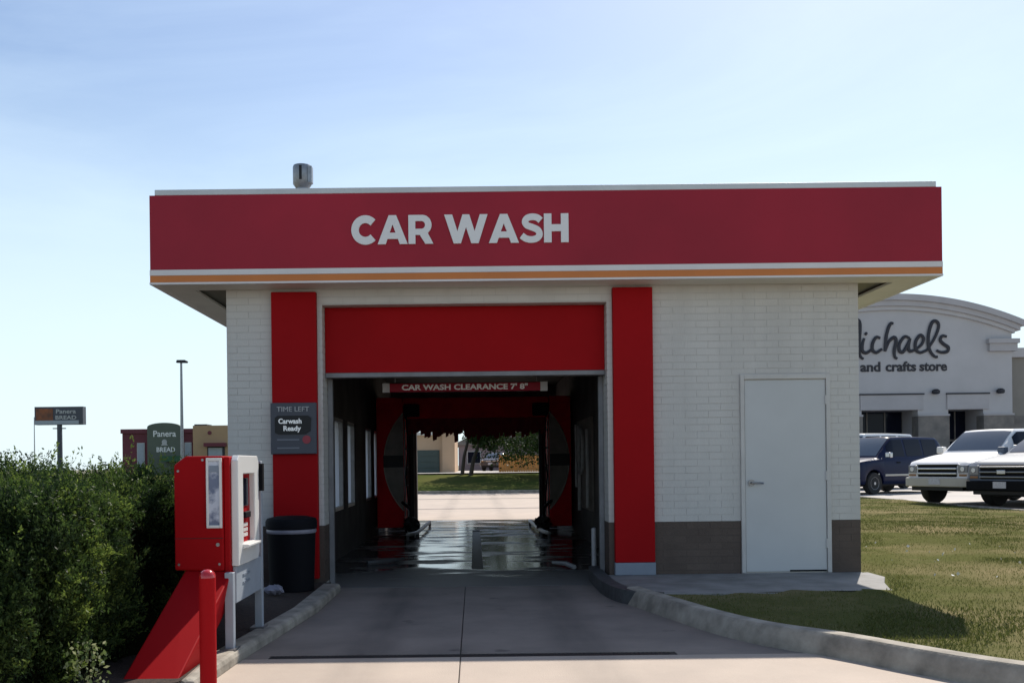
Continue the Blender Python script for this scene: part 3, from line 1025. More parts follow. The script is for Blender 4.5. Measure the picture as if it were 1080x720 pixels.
for s in (-1, 1):
    xi = -1.375 if s < 0 else 1.47
    box('motor_box', 'dark', gn, xi - s * 0.02, xi - s * 0.32, GY - 0.12, GY + 0.25, 2.28, 2.52, bevel=0.02)
    MB().tube([(xi - s * 0.06, GY - 0.08, 2.3), (xi - s * 0.10, GY - 0.12, 1.7), (xi - s * 0.05, GY - 0.1, 1.1), (xi - s * 0.12, GY - 0.2, 0.5)], 0.016, 6).build('hose', 'dark', gn, smooth=True)
    MB().tube([(xi - s * 0.03, GY - 0.06, 2.2), (xi - s * 0.03, GY - 0.06, 0.35)], 0.014, 6).build('spray_pipe', 'steel', gn)
    for z in (0.6, 0.95, 1.3, 1.65, 2.0):
        MB().lathe([(0.02, xi - s * 0.03), (0.012, xi - s * 0.09)], GY - 0.06, z, 8, axis='x').build('nozzle', 'steel', gn)
    # low wheel brush with ragged bristles
    wb = MB().lathe([(0.04, GY - 0.55)] + [(0.12, GY - 0.53 + k * 0.035) for k in range(10)] + [(0.04, GY - 0.17)], xi - s * 0.17, 0.20, 15, axis='y')
    cxb = xi - s * 0.17
    wb.v = [(cxb + (p[0] - cxb) * q_, p[1] + random.uniform(-0.02, 0.02), 0.20 + (p[2] - 0.20) * q_) for p in wb.v for q_ in (random.uniform(0.55, 1.45),)]
    wb.build('wheel_brush', 'black', gn)
    MB().tube([(xi - s * 0.17, GY - 0.5, 0.20), (xi - s * 0.15, GY - 0.40, 0.50), (xi + s * 0.02, GY - 0.1, 0.62)], 0.03, 6).build('brush_arm', 'dark', gn)
box('crossbeam', 'red_dark', gn, -1.374, 1.469, GY + 0.05, GY + 0.8, 2.25, 2.655, bevel=0.02)
# mitter curtain strips
for row in range(3):
    x = -1.30 - row * 0.03
    while x < 1.36:
        wd = random.uniform(0.07, 0.10)
        zb = random.uniform(1.90, 2.0) if random.random() < 0.85 else random.uniform(1.80, 1.9)
        if x < -1.0 or x > 1.1:
            zb = random.uniform(1.95, 2.05)
        y = GY + 0.12 + row * 0.2
        sway = random.uniform(-0.02, 0.02)
        b = MB()
        b.add([(x, y, 2.3), (x + wd, y, 2.3), (x + wd + sway, y + 0.02, zb), (x + sway + wd * 0.2, y + 0.02, zb - 0.03),
               (x, y + 0.012, 2.3), (x + wd, y + 0.012, 2.3), (x + wd + sway, y + 0.032, zb), (x + sway + wd * 0.2, y + 0.032, zb - 0.03)],
              [(0, 1, 2, 3), (7, 6, 5, 4), (0, 4, 5, 1), (1, 5, 6, 2), (2, 6, 7, 3), (3, 7, 4, 0)])
        b.build('cloth_strip', 'cloth', gn)
        x += wd + 0.004

# ---- tyre guide rails
for i, (p, lab) in enumerate([([(-1.20, 16.9, 0.10), (-1.06, 17.6, 0.10), (-0.98, 20.7, 0.10)], 'pale tubular tyre guide on the wet floor, left of the bay'),
                              ([(1.32, 16.9, 0.10), (1.24, 17.6, 0.10), (1.20, 20.7, 0.10)], 'pale tubular tyre guide on the wet floor, right of the bay')]):
    t = thing('tyre_guide', lab, 'guide rail', (p[1][0], 18.5, 0), 'tyre guide rails in the bay')
    MB().tube(catmull(p, 4), 0.035, 8).build('rail', 'pale', t, smooth=True)
    for (px_, py_, _) in p:
        MB().lathe([(0.03, 0.0), (0.03, 0.09)], px_, py_, 8).build('foot', 'steel', t)
t = tag(MB().tube([(-1.45, 12.75, 0.03), (-1.2, 12.9, 0.035), (-1.0, 13.3, 0.03)], [0.03, 0.035, 0.02], 6).build('hose_end', 'galv', None, smooth=True), 'short dark hose lying on the wet floor near the left jamb', 'hose')
tag(MB().tube([(1.02, 12.45, 0.04), (1.16, 12.2, 0.05), (1.25, 11.95, 0.03)], [0.02, 0.03, 0.03], 6).build('hose_nozzle', 'pale', None, smooth=True), 'pale nozzle lying on the dark floor near the right jamb', 'nozzle')

# ---- clearance bar hung in the mouth
cb = thing('clearance_bar', 'red hanging clearance bar with white lettering under the bay lintel', 'sign', (-0.1, 11.3, 2.2))
bar = box('bar', 'bar_red', cb, -1.074, 0.880, 11.28, 11.32, 2.205, 2.308, bevel=0.01)
box('end_cap', 'pale', cb, -1.078, -0.995, 11.276, 11.324, 2.202, 2.311)
box('end_cap', 'pale', cb, 0.80, 0.884, 11.276, 11.324, 2.202, 2.311)
text('lettering', 'CAR WASH CLEARANCE 7\' 8"', 'letter', bar, -0.10, 11.277, 2.228, 0.088, width=1.50, offset=0.003)
for x in (-0.93, 0.76):
    MB().tube([(x, 11.3, 2.32), (x, 11.3, 3.2)], 0.008, 6).build('chain', 'steel', cb)

# ---- TIME LEFT sign on the left pilaster
tl = thing('time_left_sign', 'dark grey time left display sign on the left red pilaster', 'sign', (-1.95, 10.3, 1.4))
pn = box('panel', 'sign_dark', tl, -2.200, -1.705, 10.27, 10.329, 1.47, 2.025, bevel=0.006)
text('lettering', 'TIME LEFT', 'pale', tl, -1.955, 10.268, 1.93, 0.075, width=0.35)
dsp = MB().prism([(-2.15, 1.70), (-2.11, 1.685), (-1.82, 1.685), (-1.77, 1.72), (-1.76, 1.86), (-1.79, 1.885), (-2.12, 1.885), (-2.15, 1.86)], 'y', 10.255, 10.269).build('display', 'black', tl)
text('lettering', 'Carwash', 'led', dsp, -1.985, 10.253, 1.80, 0.075, width=0.25, offset=0.002)
text('lettering', 'Ready', 'led', dsp, -1.965, 10.253, 1.722, 0.075, width=0.19, offset=0.002)
MB().lathe([(0.045, 10.262), (0.045, 10.269)], -1.81, 1.625, 18, axis='y').build('emblem', 'crimson_dot', tl)
for z in (1.625, 1.535):
    box('print_line', 'faint', tl, -2.13, -1.89, 10.2665, 10.2695, z - 0.008, z + 0.008)

# ---- pale guard post at the right jamb
gp = thing('guard_post', 'short pale grey guard post just inside the right jamb', 'post', (1.425, 11.36, 0))
MB().lathe([(0.03, 0.0), (0.03, 0.54)], 1.425, 11.36, 14).build('post', 'pale', gp, smooth=True)
MB().lathe([(0.031, 0.535), (0.028, 0.555), (0.01, 0.565)], 1.425, 11.36, 14).build('cap', 'pale', gp, smooth=True)

# ================================================================== PAY STATION
ps = thing('pay_station', 'red and white drive-up pay station on a slanted red base', 'pay station', (-1.9, 6.95, 0.08))
cab = MB().prism([(-2.075, 0.625), (-1.735, 0.615), (-1.735, 1.412), (-1.995, 1.412), (-2.075, 1.352)], 'y', 6.55, 7.42).build('cabinet', 'red_bright', ps, bevel=0.012)
box('side_flange', 'red_bright', ps, -1.733, -1.695, 6.562, 7.40, 0.605, 1.405, bevel=0.006)
hd_ = MB()
hx0, hx1, hz0, hz1 = -1.848, -1.742, 0.915, 1.398
hd_.box(hx0, hx0 + 0.016, 6.528, 6.551, hz0, hz1).box(hx1 - 0.016, hx1, 6.528, 6.551, hz0, hz1)
hd_.box(hx0 + 0.016, hx1 - 0.016, 6.528, 6.551, hz0, hz0 + 0.02).box(hx0 + 0.016, hx1 - 0.016, 6.528, 6.551, hz1 - 0.02, hz1)
ho = hd_.build('sign_holder', 'plastic_white', cab, bevel=0.003)
box('insert', 'picture', cab, hx0 + 0.016, hx1 - 0.016, 6.538, 6.549, hz0 + 0.02, hz1 - 0.02)
box('insert_header', 'bluegrey', cab, hx0 + 0.022, hx1 - 0.022, 6.5355, 6.5385, 1.30, 1.345)
for (bx_0, bz_0) in ((-2.045, 0.665), (-1.765, 0.665), (-2.045, 1.31), (-1.875, 1.385)):
    MB().lathe([(0.009, 6.5445), (0.007, 6.5505)], bx_0, bz_0, 8, axis='y').build('bolt', 'steel', cab)
box('door_seam', 'black', cab, -2.072, -1.738, 6.5485, 6.5505, 0.842, 0.846)
MB().lathe([(0.013, 6.543), (0.013, 6.5505)], -1.775, 0.80, 10, axis='y').build('lock', 'steel', cab)
# slanted base
MB().add([(-2.01, 6.56, 0.62), (-1.68, 6.56, 0.612), (-1.68, 7.02, 0.612), (-2.01, 7.02, 0.62),
          (-2.14, 5.66, 0.03), (-1.80, 5.66, 0.03), (-1.80, 6.12, 0.03), (-2.14, 6.12, 0.03)],
         [(0, 1, 2, 3), (4, 7, 6, 5), (0, 4, 5, 1), (1, 5, 6, 2), (2, 6, 7, 3), (3, 7, 4, 0)]).build('slanted_base', 'red_bright', ps, bevel=0.01)
# white module on the driver's side
mod = MB().prism([(6.60, 0.645), (7.20, 0.645), (7.24, 0.69), (7.24, 1.37), (7.20, 1.416), (6.64, 1.416), (6.60, 1.38)], 'x', -1.694, -1.645,
                 [[(6.75, 0.79), (7.10, 0.79), (7.10, 1.285), (6.75, 1.285)]]).build('module', 'plastic_white', ps, bevel=0.006)
box('recess', 'red_bright', mod, -1.694, -1.684, 6.751, 7.099, 0.791, 1.284)
box('screen', 'glass', mod, -1.684, -1.676, 6.80, 7.04, 1.05, 1.255, bevel=0.004)
box('card_slot', 'dark', mod, -1.684, -1.655, 6.86, 7.02, 0.965, 1.01, bevel=0.006)
for i in range(3):
    for j in range(3):
        box('key', 'plastic_white', mod, -1.684, -1.674, 6.83 + i * 0.06, 6.87 + i * 0.06, 0.83 + j * 0.036, 0.855 + j * 0.036)
MB().prism([(-1.69, 0.745), (-1.60, 0.765), (-1.60, 0.785), (-1.69, 0.788)], 'y', 6.72, 7.12).build('tray', 'plastic_white', mod, bevel=0.006)
# grey stand
box('stand_panel', 'grey_panel', ps, -1.693, -1.668, 6.62, 7.42, 0.385, 0.640, bevel=0.004)
box('slot', 'bluegrey', ps, -1.668, -1.662, 6.80, 7.0, 0.50, 0.515)
box('slot', 'bluegrey', ps, -1.668, -1.662, 6.80, 7.0, 0.555, 0.57)
for (y, top) in ((6.50, 0.61), (7.38, 1.38)):
    box('post', 'grey_panel', ps, -1.720, -1.662, y, y + 0.06, 0.07, top, bevel=0.004)
box('base_plate', 'steel', ps, -1.75, -1.64, 6.46, 6.60, 0.07, 0.093)
box('base_plate', 'steel', ps, -1.75, -1.64, 7.34, 7.48, 0.07, 0.093)
MB().prism([(7.26, 1.15), (7.31, 1.15), (7.31, 1.36), (7.26, 1.36)], 'x', -1.70, -1.62).build('speaker_box', 'dark', ps)

# ---- red bollard
bo = thing('bollard', 'slim red steel bollard in front of the pay station', 'bollard', (-1.47, 5.2, 0))
MB().lathe([(0.045, 0.0), (0.045, 0.735)], -1.47, 5.2, 20).build('pipe', 'red_bright', bo, smooth=True)
MB().lathe([(0.0455, 0.73)] + [(0.0455 * math.cos(R(a)), 0.735 + 0.04 * math.sin(R(a))) for a in (15, 35, 55, 72, 85)], -1.47, 5.2, 20).build('dome_cap', mat('gloss_red', (0.42, 0.012, 0.016), 0.18, coat=0.6), bo, smooth=True)
MB().lathe([(0.09, 0.0), (0.075, 0.025)], -1.47, 5.2, 20).build('collar', 'concrete_grey', bo)

# ---- trash can
tcn = thing('trash_can', 'black round trash can with a white bag edge by the left pilaster', 'trash can', (-1.885, 9.75, 0.085))
MB().lathe([(0.225, 0.07), (0.245, 0.67), (0.247, 0.685), (0.19, 0.685)], -1.885, 9.75, 28).build('body', 'dark', tcn, smooth=True)
MB().lathe([(0.248, 0.655), (0.254, 0.665), (0.254, 0.685), (0.248, 0.70)], -1.885, 9.75, 28).build('bag_edge', 'bag', tcn, smooth=True)
MB().lathe([(0.25, 0.695), (0.262, 0.705), (0.262, 0.775), (0.245, 0.805), (0.16, 0.825), (0.05, 0.83)], -1.885, 9.75, 28).build('lid', 'dark', tcn, smooth=True)

# ---- crumpled plastic bag on the ground
bg_ = MB()
k = 14
vs, fs = [], []
for i in range(7):
    th = math.pi * i / 6
    for j in range(k):
        a = 2 * math.pi * j / k
        r = 1 + random.uniform(-0.22, 0.22)
        vs.append((-1.98 + 0.10 * r * math.sin(th) * math.cos(a), 9.33 + 0.07 * r * math.sin(th) * math.sin(a), 0.125 + 0.045 * r * math.cos(th)))
for i in range(6):
    for j in range(k):
        fs.append((i * k + j, i * k + (j + 1) % k, (i + 1) * k + (j + 1) % k, (i + 1) * k + j))
bg_.add(vs, fs)
tag(bg_.build('plastic_bag', 'bag'), 'crumpled pale plastic bag on the ground by the trash can', 'bag')

# ================================================================== HEDGE
hg = thing('hedge', 'dense dark green hedge at the left of the pay station', 'hedge', (-4.2, 6.6, 0.08))
def hedge_top(x, y):
    e = np.clip((-2.30 - 0.16 * np.clip((6.6 - y) / 0.4, 0, 1) - x) / 0.5, 0, 1)
    fy = np.clip((y - 5.36 - 0.12 * np.sin(x * 3.1)) / 0.8, 0, 1)
    by_ = np.clip((9.0 - y) / 0.6, 0, 1)
    rise = np.sqrt(np.clip(1 - (1 - e) ** 2.2, 0, 1)) * np.sqrt(np.clip(1 - (1 - fy) ** 2.4, 0, 1)) * np.sqrt(by_)
    return 0.06 + 1.10 * rise
# near-black hull blocking the view through; paints the shade between plumes
gx = np.linspace(-6.6, -2.30, 60)
gy = np.linspace(5.3, 9.0, 45)
vs = [(i, j, float(hedge_top(np.array(i), np.array(j)))) for j in gy for i in gx]
fs = []
for j in range(len(gy) - 1):
    for i in range(len(gx) - 1):
        a = j * len(gx) + i
        fs.append((a, a + 1, a + len(gx) + 1, a + len(gx)))
MB().add(vs, fs).build('shade_core', 'hedge_core', hg, smooth=True)
# foliage: plumes of upright sprigs, each plume a clump of its own tone
cl_pos, cl_out, cl_rad = [], [], []
def clump(x, y, z, out, r):
    cl_pos.append((x, y, z))
    cl_out.append(out)
    cl_rad.append(r)
for i in range(185):                                            # top
    x, y = rng.uniform(-5.4, -2.28), rng.uniform(5.45, 8.7)
    if x > -2.40 and y < 6.7:
        x -= 0.15
    zt = float(hedge_top(np.array(x), np.array(y)))
    if zt > 0.75:
        clump(x, y, zt + rng.uniform(-0.14, 0.05), (0, -0.15, 1.0), rng.uniform(0.15, 0.28))
for i in range(230):                                            # front face
    x, z = rng.uniform(-4.3, -2.36), rng.uniform(0.08, 1.08)
    y = 5.17 + 0.12 * math.sin(x * 3.1) + 0.10 * math.sin(x * 8.3 + z * 4) * math.sin(z * 7.1 + x * 2) + 0.35 * (z / 1.1) ** 3 + rng.uniform(-0.05, 0.12)
    clump(x - 0.16 * (1 - z), y, z, (0, -0.8, 0.75), rng.uniform(0.13, 0.24))
for i in range(190):                                            # right face
    y, z = rng.uniform(5.35, 6.5), rng.uniform(0.12, 1.1)
    x = -2.36 - 0.14 * (1 - z) + rng.uniform(-0.08, 0.05) - 0.12 * z ** 3
    clump(x, y, z, (0.8, -0.3, 0.75), rng.uniform(0.10, 0.17))
for i in range(45):                                             # behind the pay station
    y, z = rng.uniform(6.8, 8.6), rng.uniform(0.3, 1.12)
    clump(-2.30 + rng.uniform(-0.08, 0.04), y, z, (0.7, -0.3, 0.8), rng.uniform(0.11, 0.18))
cp, cou, crd = np.array(cl_pos), np.array(cl_out), np.array(cl_rad)
NC, SPC, LP = len(cp), 34, 34
dirs = cou[:, None, :] * 0.8 + np.array([0, 0, 0.55]) + rng.normal(0, 0.5, (NC, SPC, 3))
dirs /= np.linalg.norm(dirs, axis=2, keepdims=True)
s0 = cp[:, None, :] + rng.normal(0, 0.36, (NC, SPC, 3)) * crd[:, None, None] * np.array([1, 1, 0.7])
sl_n = crd[:, None] * rng.uniform(0.5, 1.15, (NC, SPC))
sl_n = np.where(rng.uniform(size=sl_n.shape) < 0.04, sl_n * 1.3, sl_n)
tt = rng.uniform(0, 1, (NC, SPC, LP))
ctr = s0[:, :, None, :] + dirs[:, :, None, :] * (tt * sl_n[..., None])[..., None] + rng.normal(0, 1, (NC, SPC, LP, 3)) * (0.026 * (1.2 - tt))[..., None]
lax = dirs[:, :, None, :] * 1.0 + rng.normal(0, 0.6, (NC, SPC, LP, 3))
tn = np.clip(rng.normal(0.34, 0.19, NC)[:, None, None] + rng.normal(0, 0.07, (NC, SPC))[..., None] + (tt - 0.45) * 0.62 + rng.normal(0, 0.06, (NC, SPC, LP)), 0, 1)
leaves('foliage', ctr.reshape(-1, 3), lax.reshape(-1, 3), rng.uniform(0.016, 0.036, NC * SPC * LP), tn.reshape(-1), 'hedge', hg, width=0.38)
for (x, y) in [(-2.6, 6.2), (-3.3, 6.6), (-3.0, 7.4), (-4.2, 6.8), (-5.2, 6.6)]:
    MB().tube([(x, y, 0.06), (x + 0.05, y + 0.03, 0.5), (x - 0.03, y, 0.95)], [0.035, 0.028, 0.012], 7).build('stem', 'bark', hg)

# ---- weed at the foot of the hedge
wd = thing('weed', 'pale green weed growing at the foot of the hedge', 'weed', (-2.17, 5.45, 0.08))
NW = 240
a = rng.uniform(0, 6.28, NW)
r = rng.uniform(0, 0.12, NW)
z = rng.uniform(0.10, 0.36, NW)
leaves('foliage', np.stack([-2.17 + r * np.cos(a), 5.3 + r * np.sin(a), z], 1), rng.normal(size=(NW, 3)) + [0, 0, 0.8], rng.uniform(0.018, 0.04, NW), rng.uniform(0, 1, NW), 'weed', wd, 0.6)
for i in range(5):
    MB().tube([(-2.17, 5.3, 0.08), (-2.17 + random.uniform(-0.08, 0.08), 5.3 + random.uniform(-0.08, 0.08), 0.33)], 0.004, 5).build('stem', 'hedge_core', wd)

# ================================================================== CRAFT STORE (right, behind the parking lot)
SY = 65.0
st = thing('craft_store_building', 'pale stucco craft store with arched parapet and black script sign', 'store', (28.8, 72, 0.19))
AXC, AR, ATOP = 28.6, 26.0, 12.64       # arch axis, radius, crest
def arch_z(x, drop=0.0):
    dx = x - AXC
    return ATOP - drop - (AR - math.sqrt(AR * AR - dx * dx)) * 1.18
XR_, XL_ = 36.95, 2 * AXC - 36.95
# main front with the two sunk bays
def bay(x0, x1):
    return [(x0, 0.2), (x1, 0.2), (x1, 4.75), (x0, 4.75)]
xs = [XL_ + (XR_ - XL_) * i / 40 for i in range(41)]
outl = [(XL_, 0.19), (XL_, arch_z(XL_, 0.6))] + [(x, arch_z(x, 0.6)) for x in xs[1:-1]] + [(XR_, arch_z(XR_, 0.6)), (XR_, 0.19)]
bays = [(26.6, 30.46), (32.54, 34.95), (22.3, 24.6)]
fr_ = MB()
# wall in vertical strips so that openings are real
edges = [XL_, 22.3, 24.6, 26.6, 30.46, 32.54, 34.95, XR_]
for i in range(len(edges) - 1):
    xa, xb = edges[i], edges[i + 1]
    op = any(abs(xa - b0) < 0.01 for (b0, b1) in bays)
    k = 8
    top = [(xb - (xb - xa) * j / k, arch_z(xb - (xb - xa) * j / k, 0.5)) for j in range(k + 1)]
    z0 = 4.75 if op else 0.19
    fr_.prism([(xa, z0), (xb, z0)] + top, 'y', SY, SY + 0.8)
sf = fr_.build('wall', 'store', st)
# arched cornice in three steps
def arch_band(name, m, d0, d1, y0, over):
    xa, xb = XL_ - over, XR_ + over
    k = 40
    up = [(xa + (xb - xa) * j / k, arch_z(xa + (xb - xa) * j / k, d0)) for j in range(k + 1)]
    dn = [(xa + (xb - xa) * j / k, arch_z(xa + (xb - xa) * j / k, d1)) for j in range(k, -1, -1)]
    return MB().prism(up + dn, 'y', y0, SY + 1.0).build(name, m, sf)
arch_band('cornice', 'store_trim', 0.0, 0.42, SY - 0.55, 0.62)
arch_band('cornice', 'store_trim', 0.421, 0.78, SY - 0.38, 0.40)
arch_band('cornice', 'store', 0.781, 1.05, SY - 0.2, 0.12)
# pilaster caps
for xm in (1, -1):
    cxp = AXC + xm * (36.25 - AXC)
    box('pilaster_cap', 'store_trim', st, cxp - 1.05, cxp + 1.05, SY - 0.40, SY + 0.9, 9.22, 9.53)
    box('pilaster_cap', 'store_trim', st, cxp - 0.95, cxp + 0.95, SY - 0.28, SY + 0.9, 8.70, 9.218)
# lintel panels, recess backs and doors
for (b0, b1) in bays:
    box('lintel_panel', 'store_trim', st, b0 - 0.1, b1 + 0.35, SY - 0.10, SY - 0.002, 4.76, 5.78)
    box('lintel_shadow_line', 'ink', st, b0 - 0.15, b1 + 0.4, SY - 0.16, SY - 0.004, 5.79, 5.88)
    en = box('entrance', 'glass', st, b0, b1, SY + 2.4, SY + 2.5, 0.19, 4.76)
    for k in range(4):
        xk = b0 + (b1 - b0) * (k + 0.02) / 3.05
        box('mullion', 'stone', en, xk, xk + 0.08, SY + 2.33, SY + 2.398, 0.19, 4.7)
    box('transom', 'stone', en, b0, b1, SY + 2.32, SY + 2.397, 2.6, 2.75)
    box('reveal', 'store_trim', st, b0 - 0.001, b0 + 0.02, SY + 0.8, SY + 2.4, 0.19, 4.75)
    box('reveal', 'store_trim', st, b1 - 0.02, b1 + 0.001, SY + 0.8, SY + 2.4, 0.19, 4.75)
    box('ceiling', 'store_trim', st, b0, b1, SY + 0.8, SY + 2.4, 4.751, 4.85)
# stone bases of the piers
for (a_, b2) in [(XL_, 22.3), (24.6, 26.6), (30.46, 32.54), (34.95, XR_)]:
    box('stone_base', 'stone', st, a_ - 0.03, b2 + 0.03, SY - 0.12, SY + 0.85, 0.19, 4.32)
    box('base_cap', 'store_trim', st, a_ - 0.05, b2 + 0.05, SY - 0.17, SY + 0.86, 4.321, 4.45)
for x in (31.58, 36.0, 25.6, 21.2):
    lm = MB().lathe([(0.16, 5.80), (0.26, 5.86), (0.26, 6.04), (0.12, 6.14)], x, SY - 0.28, 14).build('wall_lamp', 'ink', st)
    box('bracket', 'ink', lm, x - 0.05, x + 0.05, SY - 0.15, SY + 0.01, 5.9, 6.0)
# body and wings behind
box('hall', 'store', st, XL_ + 0.1, XR_ - 0.1, SY + 2.6, SY + 30, 0.19, 8.6)
for (xa, xb) in [(XR_ + 0.02, 62), (13, XL_ - 0.02)]:
    wg = box('wing', 'wing', st, xa, xb, SY + 0.9, SY + 30, 0.19, 8.35)
    box('wing_cornice', 'store', st, xa, xb, SY + 0.6, SY + 30.1, 8.351, 9.0)
    box('wing_base', 'stone', st, xa, xb, SY + 0.78, SY + 0.899, 0.19, 4.3)
# script sign: round strokes
KS = 0.065 / 9.818
def sp(zx, zy):
    x = 26.0 + zx * KS
    z = 11.43 - zy * KS - (x - 26.0) * 0.0113
    return (x, SY - 0.09, z)
script = {
    'm': [[(-330, 480), (-280, 420), (-220, 230), (-165, 100), (-140, 130), (-135, 260), (-120, 390)], [(-120, 390), (-60, 220), (10, 95), (60, 75), (80, 120), (76, 230), (66, 340), (76, 440), (112, 478)]],
    'i': [[(122, 262), (102, 330), (104, 395), (145, 412), (195, 380)], [(130, 208), (152, 222)]],
    'c': [[(288, 262), (248, 252), (210, 310), (206, 380), (246, 410), (305, 372)]],
    'h': [[(425, 112), (396, 112), (362, 190), (342, 300), (334, 398)], [(336, 396), (378, 296), (432, 252), (452, 290), (432, 380), (436, 450), (462, 474)]],
    'a': [[(592, 262), (540, 246), (486, 320), (486, 392), (528, 398), (588, 290), (598, 262)], [(598, 262), (580, 340), (590, 395), (640, 385)]],
    'e': [[(640, 385), (712, 330), (736, 262), (702, 232), (656, 292), (652, 372), (698, 410), (770, 385)]],
    'l': [[(770, 385), (850, 260), (894, 140), (872, 88), (826, 100), (792, 200), (784, 320), (806, 400), (850, 452), (880, 452)]],
    's': [[(975, 246), (930, 238), (908, 282), (944, 322), (990, 356), (980, 398), (920, 408), (868, 388)]],
}
sg = None
for ch, ss in script.items():
    b = MB()
    for s_ in ss:
        path = catmull([sp(*p) for p in s_], 5)
        n = len(path)
        rad = [0.118 * (0.72 + 0.28 * math.sin(math.pi * min(1, max(0, i / (n - 1))))) for i in range(n)]
        b.tube(path, rad, 8, flat=(1.0, 0.45), up=(0, 1, 0))
    b.build('letter', 'ink', sf, smooth=True)
for (wtxt, xa, xb) in (('arts', 24.73, 26.2), ('and', 26.56, 27.93), ('crafts', 28.28, 30.36), ('store', 30.60, 32.47)):
    text('word', wtxt, 'ink', sf, (xa + xb) / 2, SY - 0.03, 7.42, 0.92, width=xb - xa, offset=0.022, ext=0.03)

# ================================================================== CAFE AND SIGNS AT THE LEFT
PY = 80.0
pc = thing('cafe_building', 'maroon and tan cafe with a green arched sign panel behind the hedge', 'cafe', (-25, 84, 0.77))
box('wall', 'maroon', pc, -29.65, -20.0, PY, PY + 12, 0.6, 4.62)
box('parapet', 'maroon', pc, -29.75, -23.5, PY - 0.15, PY + 0.2, 4.3, 4.66)
gp_ = [(-27.40, 0.8), (-24.60, 0.8), (-24.60, 4.80)] + [(-26.0 + 1.4 * math.cos(R(t)), 4.80 + 0.36 * math.sin(R(t))) for t in range(15, 180, 15)] + [(-27.40, 4.80)]
gpo = MB().prism(gp_, 'y', PY - 0.45, PY - 0.01).build('sign_panel', 'sage', pc)
text('lettering', 'Panera', 'letter', gpo, -25.95, PY - 0.46, 4.0, 0.72, width=1.9, offset=0.01)
text('lettering', 'BREAD', 'letter', gpo, -25.85, PY - 0.46, 2.72, 0.55, width=1.55, offset=0.01)
em_ = MB()
em_.prism(arc(-25.95, 3.55, 0.22, 0, 360, 12)[:-1], 'y', PY - 0.48, PY - 0.455)
em_.prism([(-26.25, 3.25), (-25.65, 3.25), (-25.78, 3.42), (-26.12, 3.42)], 'y', PY - 0.479, PY - 0.456)
em_.build('emblem', 'pale', gpo)
for (xa, xb, za, zb) in [(-28.4, -27.75, 1.2, 3.5), (-24.4, -23.8, 0.9, 3.5)]:
    wq = box('window', 'pale', pc, xa, xb, PY - 0.08, PY - 0.003, za, zb)
    box('pane', 'grey_panel', wq, xa + 0.07, xb - 0.07, PY - 0.1, PY - 0.081, za + 0.07, zb - 0.07)
tb = box('tan_block', 'tan', pc, -23.40, -20.2, PY - 1.0, PY + 11.8, 0.6, 4.86)
box('roof_unit', 'ink', pc, -23.72, -22.65, PY + 0.5, PY + 2, 4.62, 5.04)
MB().lathe([(0.17, PY - 1.05), (0.17, PY - 1.002)], -22.0, 4.25, 12, axis='y').build('medallion', 'maroon', tb)
box('awning', 'maroon', tb, -22.35, -20.6, PY - 1.6, PY - 1.002, 3.1, 3.4)
wq = box('window', 'ink', tb, -22.2, -20.75, PY - 1.06, PY - 1.003, 1.2, 3.1)
box('pane', 'grey_panel', wq, -22.1, -20.95, PY - 1.09, PY - 1.061, 1.3, 3.0)
box('green_awning', mat('awning_green', (0.03, 0.10, 0.045), 0.7), pc, -25.9, -23.9, PY - 1.5, PY - 0.46, 1.9, 2.35)

pyl = thing('pylon_sign', 'tall roadside pylon sign with orange emblem above the hedge', 'sign', (-43.75, 100, 0.77))
MB().lathe([(0.28, 0.6), (0.26, 6.06)], -43.75, 100.2, 12).build('pole', 'sign_dark', pyl)
box('crossarm', 'sign_dark', pyl, -44.4, -43.1, 100.0, 100.3, 5.62, 5.72)
cbx = box('cabinet', 'sign_dark', pyl, -46.25, -41.15, 99.9, 100.7, 6.06, 7.95)
box('frame', 'grey_panel', cbx, -46.2, -41.6, 99.87, 99.899, 6.10, 6.5)
box('emblem', mat('emblem_orange', (0.35, 0.10, 0.03), 0.6, col2=(0.12, 0.05, 0.03), scale=1.5), cbx, -46.1, -44.3, 99.86, 99.898, 6.52, 7.75)
text('lettering', 'Panera', 'pale', cbx, -42.95, 99.88, 7.25, 0.62, width=2.1, offset=0.012)
text('lettering', 'BREAD', 'pale', cbx, -42.95, 99.88, 6.62, 0.55, width=2.2, offset=0.012)
tag(MB().lathe([(0.09, 0.6), (0.05, 8.0)], -55.6, 120, 8).build('flag_pole', 'pale'), 'thin pale pole standing left of the pylon sign', 'pole')

lp = thing('street_lamp', 'tall slim street lamp rising above the green sign panel', 'street lamp', (-18.46, 60, 0.77))
MB().lathe([(0.13, 0.6), (0.07, 8.0)], -18.46, 60, 10).build('pole', 'galv', lp)
MB().prism([(-18.75, 8.0), (-18.10, 7.98), (-18.05, 8.08), (-18.2, 8.16), (-18.7, 8.16)], 'y', 59.85, 60.15).build('lamp_head', 'ink', lp)
box('base', 'concrete_grey', lp, -18.7, -18.22, 59.76, 60.24, 0.6, 1.2)

